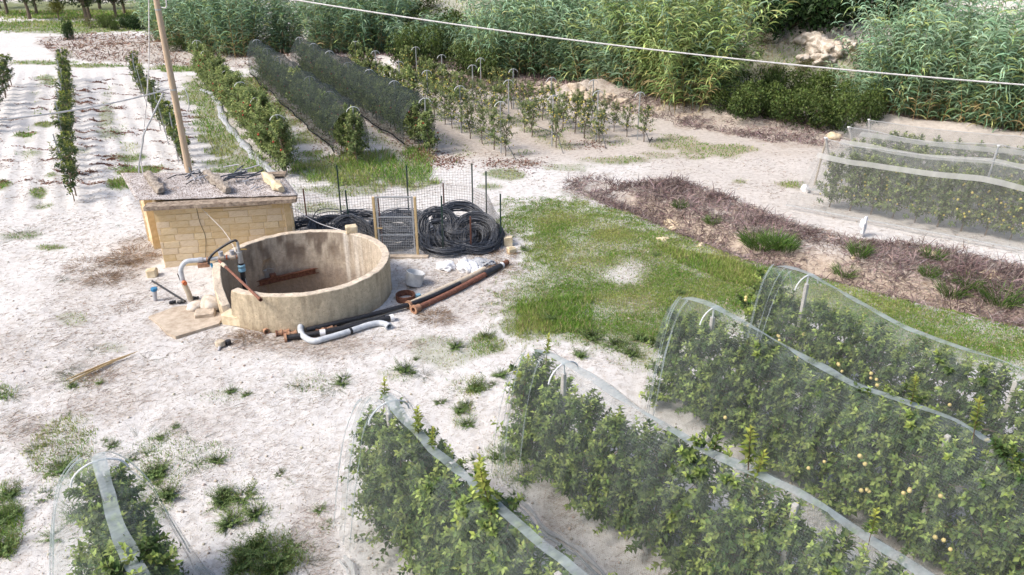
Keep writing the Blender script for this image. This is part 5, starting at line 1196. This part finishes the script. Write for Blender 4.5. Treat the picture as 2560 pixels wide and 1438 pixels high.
reeds(PL((2120, 300), (2170, 300)), 3, 1.0, 'low thin clump of reed beside the white net tents', 'sparse reeds', (.8, 1.0), (0, 1), 6, REEDS_)

# ------------------------------------------------------------------ bushes and trees behind
def bush_mesh(seed, n=2600, lL=.16, cd=(.045, .075, .02), cl=(.13, .18, .045), lob=9, flat=.8):
    global RNG; RNG = np.random.default_rng(seed); m = NP(); cs = np.stack([RNG.uniform(-.62, .62, lob), RNG.uniform(-.62, .62, lob), RNG.uniform(.25, .72, lob) * flat], 1); rs = RNG.uniform(.25, .46, lob)
    k = RNG.integers(0, lob, n); u_ = unit(n, .25); rad = rs[k] * RNG.uniform(.6, 1.08, n) ** .5; c = cs[k] + u_ * rad[:, None]; ok = c[:, 2] > 0; c = c[ok]; u_ = u_[ok]; n = len(c)
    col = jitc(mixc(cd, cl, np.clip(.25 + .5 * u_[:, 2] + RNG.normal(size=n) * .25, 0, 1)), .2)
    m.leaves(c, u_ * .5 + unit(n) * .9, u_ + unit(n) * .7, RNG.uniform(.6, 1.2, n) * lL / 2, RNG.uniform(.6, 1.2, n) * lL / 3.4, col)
    for j in range(lob): m.stem([(0, 0, 0), cs[j] * .6, cs[j]], .018, .008, np.array((.1, .075, .05)))
    me = m.mesh('bush_foliage'); me.materials.append(M['leaf']); return me
BUSH = [bush_mesh(700 + k) for k in range(3)]; DBUSH = [bush_mesh(710 + k, 3000, .2, (.022, .05, .016), (.06, .11, .03)) for k in range(2)]; OLIVE = [bush_mesh(720, 1500, .12, (.09, .09, .04), (.17, .16, .07)), ]
def bush(px, py, w_, h_, meshes, lab, grp, k=0):
    p = PG(px, py); o = mobj('shrub', meshes[k % len(meshes)], None, None, p - Vector((0, 0, .1)), k * 1.7, (w_ / 2 / .95, w_ / 2 / .95, h_ / 1.0)); tag(o, lab, 'shrub', grp)
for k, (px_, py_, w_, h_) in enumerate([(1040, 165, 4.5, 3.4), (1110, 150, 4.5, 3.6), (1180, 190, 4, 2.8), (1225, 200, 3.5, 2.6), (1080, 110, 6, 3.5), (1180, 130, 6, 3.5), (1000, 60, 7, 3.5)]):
    bush(px_, py_, w_, h_, BUSH, 'green bramble thicket on the slope between the two big reed stands', 'brambles between the reeds', k)
for k, (px_, py_, w_, h_) in enumerate([(1880, 295, 3.4, 2.3), (1950, 305, 3.2, 2.1), (2020, 318, 3.4, 2.3), (2090, 325, 3.2, 2.4), (1900, 262, 3.4, 2.6), (1985, 262, 3.6, 2.5), (2070, 275, 3.6, 2.6), (2130, 300, 3.0, 2.4), (1830, 275, 3, 2)]):
    bush(px_, py_, w_, h_, BUSH, 'low green bramble thicket between the bank reeds and the tents', 'brambles by the bank', k)
for k, (px_, py_, w_, h_, lab) in enumerate([(1960, 75, 6.5, 4.2, 'dense dark green bush on the stony hillside, nearer the reeds'), (2060, 60, 5.5, 3.8, 'dense dark green bush beside the larger one on the hillside'), (2190, 50, 7.0, 4.4, 'dark shady bush above the boulders on the hillside'), (1930, 20, 7, 4, 'dark bush higher up behind the big dark bush'), (2260, 20, 7, 4, 'dark bush high behind the reeds by the tents')]):
    bush(px_, py_, w_, h_, DBUSH, lab, None, k)
for k, (px_, py_, w_, h_) in enumerate([(1860, 150, 2.2, 1.0), (1930, 190, 2.4, 1.1), (2000, 180, 2.0, 1.0), (2080, 215, 2.2, 1.1), (2150, 160, 2.2, 1.2), (1900, 110, 2.5, 1.1), (2160, 215, 2, 1), (1150, 60, 3, 1.5), (1080, 20, 4, 2)]):
    bush(px_, py_, w_, h_, OLIVE, 'dry olive coloured scrub on the stony hillside', 'scrub on the hillside', k)
for k, (px_, py_, dx, lab) in enumerate([(2030, 105, .9, 'flat pale boulder high on the hillside'), (2062, 118, 1.1, 'big orange stained boulder on the hillside'), (2095, 128, .8, 'pale boulder beside the orange stained one'), (2010, 148, .5, 'small pale rock below the boulders'), (2060, 150, .9, 'pale rock at the foot of the boulders'), (1920, 95, .6, 'grey rock near the dark bush'), (2130, 115, .7, 'pale rock beside the scrub under the dark bush')]):
    p = PG(px_, py_); lump('boulder', p, (dx, dx * .8, dx * .6), 'whitestone', lab, 'rock', 60 + k, 4, .5, fine=.26)
for k, (px_, py_, dx) in enumerate([(1350, 225, .6), (1390, 215, .7), (1440, 225, .8), (1480, 235, .7), (1530, 235, .7), (1560, 250, .5), (1710, 290, .5), (1740, 285, .6), (1650, 275, .4), (1660, 600, .25), (1690, 565, .3), (1710, 590, .2), (1675, 555, .22), (1750, 615, .2), (2330, 640, .3), (2480, 690, .4), (2140, 640, .2)]):
    p = PG(px_, py_); lump('chalk_rock', p - Vector((0, 0, dx * .25)), (dx, dx * .8, dx * .5), 'palestone' if k > 8 else 'concrete', ('chalk lump in the spoil mound below the tall reeds' if k < 9 else 'pale rock lying on the ditch bank'), 'rock', 90 + k, 4, .5, fine=.28)['group'] = 'chalk lumps in the mound' if k < 9 else 'rocks on the ditch bank'
# far grove
def tree_crown(seed, n=2600, cd=(.03, .055, .018), cl=(.11, .15, .035)):
    global RNG; RNG = np.random.default_rng(seed); m = NP(); lob = 14; cs = np.stack([RNG.normal(size=lob) * .95, RNG.normal(size=lob) * .95, 2.5 + RNG.uniform(-.7, .9, lob)], 1); rs = RNG.uniform(.55, .95, lob); k = RNG.integers(0, lob, n); u_ = unit(n, .1)
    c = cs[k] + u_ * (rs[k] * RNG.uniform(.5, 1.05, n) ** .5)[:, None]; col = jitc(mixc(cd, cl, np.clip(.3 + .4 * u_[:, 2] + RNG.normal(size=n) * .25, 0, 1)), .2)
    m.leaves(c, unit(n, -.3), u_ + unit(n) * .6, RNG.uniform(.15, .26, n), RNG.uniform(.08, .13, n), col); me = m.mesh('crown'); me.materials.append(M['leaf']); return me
GROVE = [tree_crown(800), tree_crown(801), tree_crown(802, 1800, (.10, .12, .02), (.26, .26, .04))]
def gtrunk(seed):
    rr = random.Random(seed); b = MB(); b.tube([Vector((0, 0, -.2)), Vector((.05, 0, .8)), Vector((0, .05, 1.5)), Vector((.1, 0, 2.2))], [.17, .14, .12, .07], 9)
    for k in range(6):
        a = k * 1.05 + rr.uniform(-.3, .3); b.tube([Vector((0, 0, 1.25 + .1 * k)), Vector((math.cos(a) * .5, math.sin(a) * .5, 1.8 + .1 * k)), Vector((math.cos(a) * 1.0, math.sin(a) * 1.0, 2.4))], [.08, .06, .03], 6)
    me = b.mesh('trunk', True); me.materials.append(M['bark']); return me
GT = [gtrunk(1), gtrunk(2)]
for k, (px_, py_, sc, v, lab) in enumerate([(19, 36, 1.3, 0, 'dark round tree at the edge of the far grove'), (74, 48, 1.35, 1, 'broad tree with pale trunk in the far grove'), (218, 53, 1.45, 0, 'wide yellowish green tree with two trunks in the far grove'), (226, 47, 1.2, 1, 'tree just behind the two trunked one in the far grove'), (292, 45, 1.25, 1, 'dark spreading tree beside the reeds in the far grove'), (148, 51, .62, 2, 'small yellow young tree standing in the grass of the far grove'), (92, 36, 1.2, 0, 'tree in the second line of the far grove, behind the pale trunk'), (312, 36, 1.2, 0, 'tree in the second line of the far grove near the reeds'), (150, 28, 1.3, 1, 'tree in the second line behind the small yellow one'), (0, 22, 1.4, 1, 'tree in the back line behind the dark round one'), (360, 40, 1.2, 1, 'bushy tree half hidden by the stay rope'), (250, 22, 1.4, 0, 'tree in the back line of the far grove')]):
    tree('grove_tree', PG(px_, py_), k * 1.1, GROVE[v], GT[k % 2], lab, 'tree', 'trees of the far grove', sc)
for k, (px_, py_, w_, h_, mm_, lab) in enumerate([(230, 72, 2.0, 1.6, OLIVE, 'small yellowish citrus bush at the end of the dry bank'), (262, 72, 1.8, 1.9, BUSH, 'small upright citrus bush by the dry bank'), (283, 76, 1.6, 2.0, BUSH, 'slender citrus bush next to the upright one'), (325, 70, 2.2, 1.6, DBUSH, 'dark low bush beside the citrus bushes'), (355, 72, 3, 2.2, DBUSH, 'dark bush close to the stay rope'), (430, 110, 2.5, 1.8, BUSH, 'green bush at the foot of the reeds by the pole'), (455, 130, 2.2, 1.4, BUSH, 'low green bush before the reeds by the pole'), (175, 100, 1.1, 2.2, DBUSH, 'small dark sapling on the dry bank behind the middle young row')]):
    bush(px_, py_, w_, h_, mm_, lab, None, k)

# ------------------------------------------------------------------ grasses, dry growth, litter
def scatter(n, ymin, ymax, fx=.85):
    y = np.exp(RNG.uniform(math.log(ymin), math.log(ymax), n)); x = RNG.uniform(-1, 1, n) * (fx * y + 1.5); return x, y
RNG = np.random.default_rng(1001)
BLOCK = [(TANK.x, TANK.y, 2.5), (-9.2, 21.9, 1.6), (-10.6, 22, 1.5), (-7.6, 22.2, 1.2)]
def clear(x, y):
    k = np.ones(len(x), bool)
    for bx, by, br in BLOCK: k &= np.hypot(x - bx, y - by) > br
    return k
x, y = scatter(800000, 8, 110); x2, y2 = RNG.uniform(-1, 13, 420000), RNG.uniform(13.5, 27.5, 420000); x = np.concatenate([x, x2]); y = np.concatenate([y, y2]); g_, h_ = grassmask(x, y); k = (RNG.uniform(size=len(x)) < g_ ** 1.5 * np.where(y < 14, 1.6, .9)) & clear(x, y); x, y, h_, g_ = x[k], y[k], h_[k], g_[k]
N = len(x); dist = np.hypot(x, y); b = np.stack([x, y, gh(x, y) - .01], 1); dv = np.stack([RNG.normal(size=N) * .5, RNG.normal(size=N) * .5, np.ones(N)], 1)
pn = fbm(x * .6, y * .6, 201); col = jitc(mixc((.15, .28, .045), (.34, .38, .12), np.clip((pn - .35) * 2.2 + RNG.normal(size=N) * .2, 0, 1)), .2)
br_ = RNG.uniform(size=N) < .16; col[br_] = jitc(np.tile((.42, .35, .20), (br_.sum(), 1)), .2)
m = NP(); m.strips(b, dv, h_ * RNG.uniform(.5, 1.4, N), np.maximum(.010, .0012 * dist), 1, .25, col); me = m.mesh('grass'); print('GRASS', N); tag(mobj('grass', me, 'grassblade'), 'green grass growing on the track and between the rows', 'grass', None, 'stuff')
# dry brown stalks on the banks
x, y = scatter(420000, 14, 100); x2, y2 = RNG.uniform(2, 22, 170000), RNG.uniform(14, 32, 170000); x3, y3 = RNG.uniform(-14, 24, 150000), RNG.uniform(35, 64, 150000); x = np.concatenate([x, x2, x3]); y = np.concatenate([y, y2, y3]); px_, py_ = pix(x, y); dk = np.zeros(len(x))
nn = fbm(x * 1.1, y * 1.1, 302); n5 = fbm(x * .9, y * .9, 303)
for i, pl in enumerate(DRYBANK): dk = np.maximum(dk, inpoly(px_ + (nn - .5) * 30, py_ + (nn - .5) * 20, pl) * (1.0 if i == 0 else .8))
yl = np.interp(x, REEDLINE[:, 0], REEDLINE[:, 1]); dd = y - yl
dk = np.maximum(dk, ((dd > -2.2) & (dd < 1) & (x > -32)) * .8); dk = np.maximum(dk, ((dd > 4) & (x > 6)) * .30 * (nn > .45)); dq, _ = polydist(x, y, DITCH); dk = np.maximum(dk, ss(1.6, .9, dq) * ss(.35, .9, dq) * .7)
dk = dk * (ss(.30, .50, n5) * .9 + .1); bare = np.hypot((x - 4.3) / 2.6, (y - 45.8) / 1.0) < 1.1; dk[bare] *= .06
k = RNG.uniform(size=len(x)) < dk * .62; x, y = x[k], y[k]; N = len(x); dist = np.hypot(x, y); b = np.stack([x, y, gh(x, y) - .02], 1)
tl = fbm(x * .5, y * .5, 305); hh = RNG.uniform(.2, .62, N) * (.35 + 1.2 * tl)
dv = np.stack([RNG.normal(size=N) * .75 + .15, RNG.normal(size=N) * .75 - .2, RNG.uniform(.25, 1.1, N)], 1)
col = jitc(mixc((.15, .105, .10), (.44, .35, .325), np.clip(fbm(x * 1.7, y * 1.7, 306) * 1.6 - .35 + RNG.normal(size=N) * .25, 0, 1)), .22)
lf = x < -18; col[lf] = col[lf] * np.array((1.0, .85, .7))
m = NP(); m.strips(b, dv, hh, np.maximum(.012, .0009 * dist), 3, RNG.uniform(.15, .75, N), col); tag(mobj('dry_grass', (print('DRY', N), m.mesh('dry_grass'))[1], 'drystalk'), 'tangled brown dry grass on the ditch banks and under the reeds', 'dry grass', None, 'stuff')
# thin litter of twigs on the chalk
RNG = np.random.default_rng(1003)
x, y = scatter(300000, 8, 34); d1 = drymask(x, y); cl_ = fbm(x * .8, y * .8, 410); k = (RNG.uniform(size=len(x)) < .06 + .7 * d1 + .3 * ss(.46, .68, cl_)) & clear(x, y); x, y = x[k], y[k]; N = len(x); dist = np.hypot(x, y)
b = np.stack([x, y, gh(x, y) + .012], 1); az = RNG.normal(size=N) * .8 + .5; dv = np.stack([np.cos(az), np.sin(az), RNG.uniform(0, .2, N)], 1)
col = jitc(mixc((.16, .115, .085), (.38, .30, .23), RNG.uniform(size=N)), .2)
m = NP(); m.strips(b, dv, RNG.uniform(.04, .22, N), np.maximum(.006, .0005 * dist), 2, .06, col); tag(mobj('twig_litter', m.mesh('twig_litter'), 'drystalk'), 'fine dry twigs and straw littering the white chalk', 'litter', None, 'stuff')
# bands of brown leaves across the furrows
RNG = np.random.default_rng(1004); X, Y = [], []
for k in range(120):
    px_ = RNG.uniform(-120, 480); py_ = 185 + 280 * RNG.uniform() ** 1.0; c = P(px_, py_)
    if RNG.uniform() < .35: c = P(px_, RNG.uniform(185, 300))
    n = int(RNG.uniform(25, 110)); l_ = RNG.uniform(.4, 1.5); s_ = RNG.normal(size=n) * l_ * .5; X.append(c.x + s_ * .95 + RNG.normal(size=n) * .05); Y.append(c.y - s_ * .25 + .12 * np.sin(s_ * 5 + k) + RNG.normal(size=n) * .07)
for k_ in ('F', 'G'):
    a, b = ROWS[k_]; t_ = RNG.uniform(size=1500); X.append(a[0] + (b[0] - a[0]) * t_ + RNG.normal(size=1500) * .5 - .3); Y.append(a[1] + (b[1] - a[1]) * t_ + RNG.normal(size=1500) * .4)
for cx, cy, n in ((1250, 410, 200), (1320, 412, 200), (1480, 362, 150), (1120, 405, 400), (1060, 390, 300)):
    c = P(cx, cy); X.append(c.x + RNG.normal(size=n) * .5); Y.append(c.y + RNG.normal(size=n) * .6)
x, y = np.concatenate(X), np.concatenate(Y); N = len(x); c = np.stack([x, y, gh(x, y) + .015], 1)
m = NP(); m.leaves(c, unit(N) * np.array([1, 1, .25]), np.tile((0, 0, 1.), (N, 1)) + unit(N) * .4, RNG.uniform(.08, .16, N), RNG.uniform(.05, .08, N), jitc(np.tile((.20, .10, .07), (N, 1)), .3)); tag(mobj('leaf_litter', m.mesh('leaf_litter'), 'drystalk'), 'fallen brown leaves lying in the furrows and under the rows', 'leaf litter', None, 'stuff')
# crumbs of chalk
RNG = np.random.default_rng(1005); x, y = scatter(26000, 8, 40); k = clear(x, y); x, y = x[k], y[k]; N = len(x); r_ = RNG.uniform(.005, .013, N) * (1 + 1.6 * (RNG.uniform(size=N) < .04))
near = (pix(x, y)[0] > 960) & (pix(x, y)[0] < 1300) & (pix(x, y)[1] > 630) & (pix(x, y)[1] < 760); r_[near] *= 1.7
m = NP(); m.balls(np.stack([x, y, gh(x, y) + r_ * .2], 1), r_, jitc(np.tile((.5, .44, .37), (N, 1)), .15)); tag(mobj('chalk_crumbs', m.mesh('chalk_crumbs'), 'rock'), 'small loose stones scattered over the white chalk', 'pebbles', None, 'stuff')

# ------------------------------------------------------------------ single weeds and tufts
def weed_mesh(seed, kind):
    global RNG; RNG = np.random.default_rng(seed); m = NP()
    if kind == 'leafy':
        for k in range(60):
            a = RNG.uniform(0, 6.28); twig_leaves(m, (0, 0, 0), (math.cos(a), math.sin(a), RNG.uniform(.1, 1.2)), RNG.uniform(.25, .95), 24, .085, .05, (.09, .15, .05), (.24, .33, .11), young=.8, r=.004, up=RNG.uniform(-.1, .3))
        n = 26; c = np.stack([RNG.normal(size=n) * .4, RNG.normal(size=n) * .4, RNG.uniform(.2, .34, n)], 1); pass
    elif kind == 'wispy':
        for k in range(46):
            a = RNG.uniform(0, 6.28); L = RNG.uniform(.5, 1.15); az = a + RNG.normal() * .2; twig_leaves(m, (math.cos(a) * .1, math.sin(a) * .1, .02), (math.cos(az), math.sin(az), RNG.uniform(.05, .4)), L, 26, .055, .014, (.07, .105, .055), (.14, .18, .085), stemc=(.14, .14, .08), young=.7, r=.003, up=-.12)
    elif kind == 'tuft':
        n = 240; a = RNG.uniform(0, 6.28, n); r = np.sqrt(RNG.uniform(size=n)) * .55; b = np.stack([np.cos(a) * r, np.sin(a) * r, np.zeros(n)], 1); m.strips(b, np.stack([np.cos(a) * .5, np.sin(a) * .5, np.ones(n)], 1) + RNG.normal(size=(n, 3)) * .2, RNG.uniform(.5, 1.1, n), .03, 4, .22, jitc(mixc((.06, .13, .03), (.16, .25, .06), RNG.uniform(size=n)), .2))
    elif kind == 'dry':
        n = 420; a = RNG.uniform(0, 6.28, n); r = np.sqrt(RNG.uniform(size=n)) * .8; b = np.stack([np.cos(a) * r, np.sin(a) * r, RNG.uniform(0, .25, n) * (1 - r)], 1); m.strips(b, np.stack([np.cos(a), np.sin(a), RNG.uniform(.1, .9, n)], 1) + RNG.normal(size=(n, 3)) * .5, RNG.uniform(.25, .7, n), .016, 3, .4, jitc(mixc((.16, .10, .06), (.36, .26, .17), RNG.uniform(size=n)), .2))
    me = m.mesh('weed_' + kind); me.materials.append(M['leaf' if kind in ('leafy', 'wispy') else ('grassblade' if kind == 'tuft' else 'drystalk')]); return me
WM = {k_: [weed_mesh(900 + 10 * i + j, k_) for j in range(3 if i < 2 else 2)] for i, k_ in enumerate(('leafy', 'wispy', 'tuft', 'dry'))}
WL = {'leafy': ('leafy_weed', 'low spreading leafy green weed growing on the chalk', 'weed', 'leafy weeds on the chalk'), 'wispy': ('wispy_weed', 'sprawling grey green weed lying flat on the chalk', 'weed', 'wispy weeds on the chalk'),
      'tuft': ('grass_tuft', 'tall tuft of broad green grass growing in the ditch', 'grass', 'tufts in the ditch'), 'dry': ('dry_weed', 'dry brown tangle of dead weed on the chalk', 'weed', 'dead weeds on the chalk')}
def weed(px_, py_, s_, kind, h=1.0):
    nm, lab, cat, grp = WL[kind]; p = PG(px_, py_)
    if kind != 'tuft':
        where = ('beside the net that ends among the weeds' if px_ < 430 and py_ > 1030 else 'on the chalk between the weedy net and the next' if px_ < 900 and py_ > 1030 else 'between two white nets' if py_ > 1090 else
                 'in the grass at the ends of the netted rows' if px_ > 1340 else 'on the chalk between the pipes and the netted rows' if px_ > 700 and py_ > 800 else 'around the fenced hose store and scrap' if px_ > 900 else 'on the open chalk before the slab' if py_ > 780 else 'on the chalk by the hut')
        lab = {'leafy': 'low leafy green weed ', 'wispy': 'flat sprawling grey green weed ', 'dry': 'dry brown tangle of dead weed '}[kind] + where; lab = ('small ' if s_ < .3 else '') + lab
    o = mobj(nm, random.choice(WM[kind]), None, None, p, random.uniform(0, 6.28), (s_, s_, s_ * h)); tag(o, lab, cat, grp)
RNG = np.random.default_rng(2)
for px_, py_, s_ in ((560, 1255, .5), (610, 1250, .55), (640, 1290, .4), (580, 1310, .45), (640, 1380, .6), (700, 1400, .6), (600, 1420, .5), (680, 1438, .6), (15, 1300, .5), (5, 1380, .6), (30, 1240, .4), (1010, 930, .5), (1150, 1030, .35), (1170, 1065, .35), (1215, 850, .45), (1190, 975, .5), (1250, 940, .4), (1260, 1140, .45), (1310, 1200, .45), (1290, 1250, .35), (720, 1215, .2), (700, 1190, .22), (800, 1280, .25), (815, 1320, .25), (150, 1180, .5), (110, 1250, .4), (200, 1290, .5), (150, 1350, .45), (1480, 850, .6), (1540, 870, .6), (1580, 890, .5), (1450, 890, .4), (1600, 850, .5), (1380, 800, .5), (1100, 1010, .3), (440, 1070, .2), (1300, 1340, .4), (1395, 1240, .2), (1280, 1310, .3), (920, 1080, .25), (1140, 870, .45), (860, 950, .3), (390, 1190, .5), (420, 1240, .45), (1310, 625, .3), (1640, 640, .3), (1700, 735, .35)):
    weed(px_, py_, s_, 'leafy', random.uniform(.7, 1.0))
for px_, py_, s_ in ((800, 955, .65), (780, 985, .5), (840, 970, .5), (1090, 885, .6), (1130, 865, .5), (560, 985, .6), (530, 970, .4), (410, 1130, .8), (350, 1110, .7), (480, 1110, .6), (520, 1150, .5), (300, 1140, .6), (200, 950, .7), (170, 930, .5), (20, 985, .6), (60, 1100, .6), (60, 590, .9), (300, 560, .5), (180, 800, .5), (150, 700, .4), (740, 930, .4), (1060, 940, .4), (1150, 1000, .4), (520, 1040, .5), (370, 900, .4), (100, 515, .6), (240, 880, .4), (640, 1180, .3), (1000, 890, .3), (450, 1170, .5)):
    weed(px_, py_, s_, 'wispy', .5)
for px_, py_, s_ in ((1900, 620, .75), (1935, 615, .7), (1960, 625, .6), (1880, 605, .6), (2150, 640, .5), (2330, 650, .5), (2320, 690, .4), (2420, 720, .5), (2110, 690, .5), (2380, 740, .6), (2500, 760, .7), (1780, 560, .4), (1700, 520, .4)): weed(px_, py_, s_, 'tuft', random.uniform(.85, 1.1))
for px_, py_, s_ in ((335, 640, .9), (300, 655, .7), (370, 650, .6), (215, 665, .7), (260, 700, .6), (310, 690, .5), (640, 830, .5), (620, 845, .4), (680, 850, .4), (1090, 795, .55), (1260, 640, .5), (1250, 670, .5), (1040, 690, .3), (250, 950, .5), (380, 600, .6), (540, 850, .35), (1190, 650, .4), (1320, 1000, .4), (1240, 590, .5), (320, 770, .4)): weed(px_, py_, s_, 'dry', random.uniform(.5, .8))
wr = random.Random(12)
for cx, cy, rx, ry, st, hh in GREEN:
    if cy < 840: continue
    for k in range(int(min(14, rx * ry * st / 420)) + 1):
        a_ = wr.uniform(0, 6.28); q = math.sqrt(wr.random()); px_, py_ = cx + rx * q * math.cos(a_), cy + ry * q * math.sin(a_)
        if px_ < -60: continue
        if wr.random() < .55: weed(px_, py_, wr.uniform(.14, .36), 'leafy', wr.uniform(.5, .9))
        else: weed(px_, py_, wr.uniform(.25, .55), 'wispy', .5)
# bundle of dead reed stalks lying on the chalk
a, b = gp(165, 960, .05), gp(350, 880, .05); o = empty('dead_stalks', a); tag(o, 'bundle of dead reed stalks lying on the white chalk', 'stalks'); rr = random.Random(3)
for k in range(9):
    s0, s1 = rr.uniform(0, .35), rr.uniform(.6, 1.0); off = Vector((rr.uniform(-.12, .12), rr.uniform(-.12, .12), rr.uniform(0, .06))); MB().tube([(b - a) * s0 + off, (b - a) * ((s0 + s1) / 2) + off * .6 + Vector((0, 0, .03)), (b - a) * s1 + off * .2], [.014, .012, .006], 6).build('stalk', 'palewood', o)
# rag on the dry bank, muddy pool in the ditch
lump('plastic_sack', PG(2152, 590) + Vector((0, 0, .35)), (.16, .1, .26), 'whitesheet', 'torn white rag caught in the dry grass of the ditch bank', 'rag', 88, 4, .5, fine=.3)
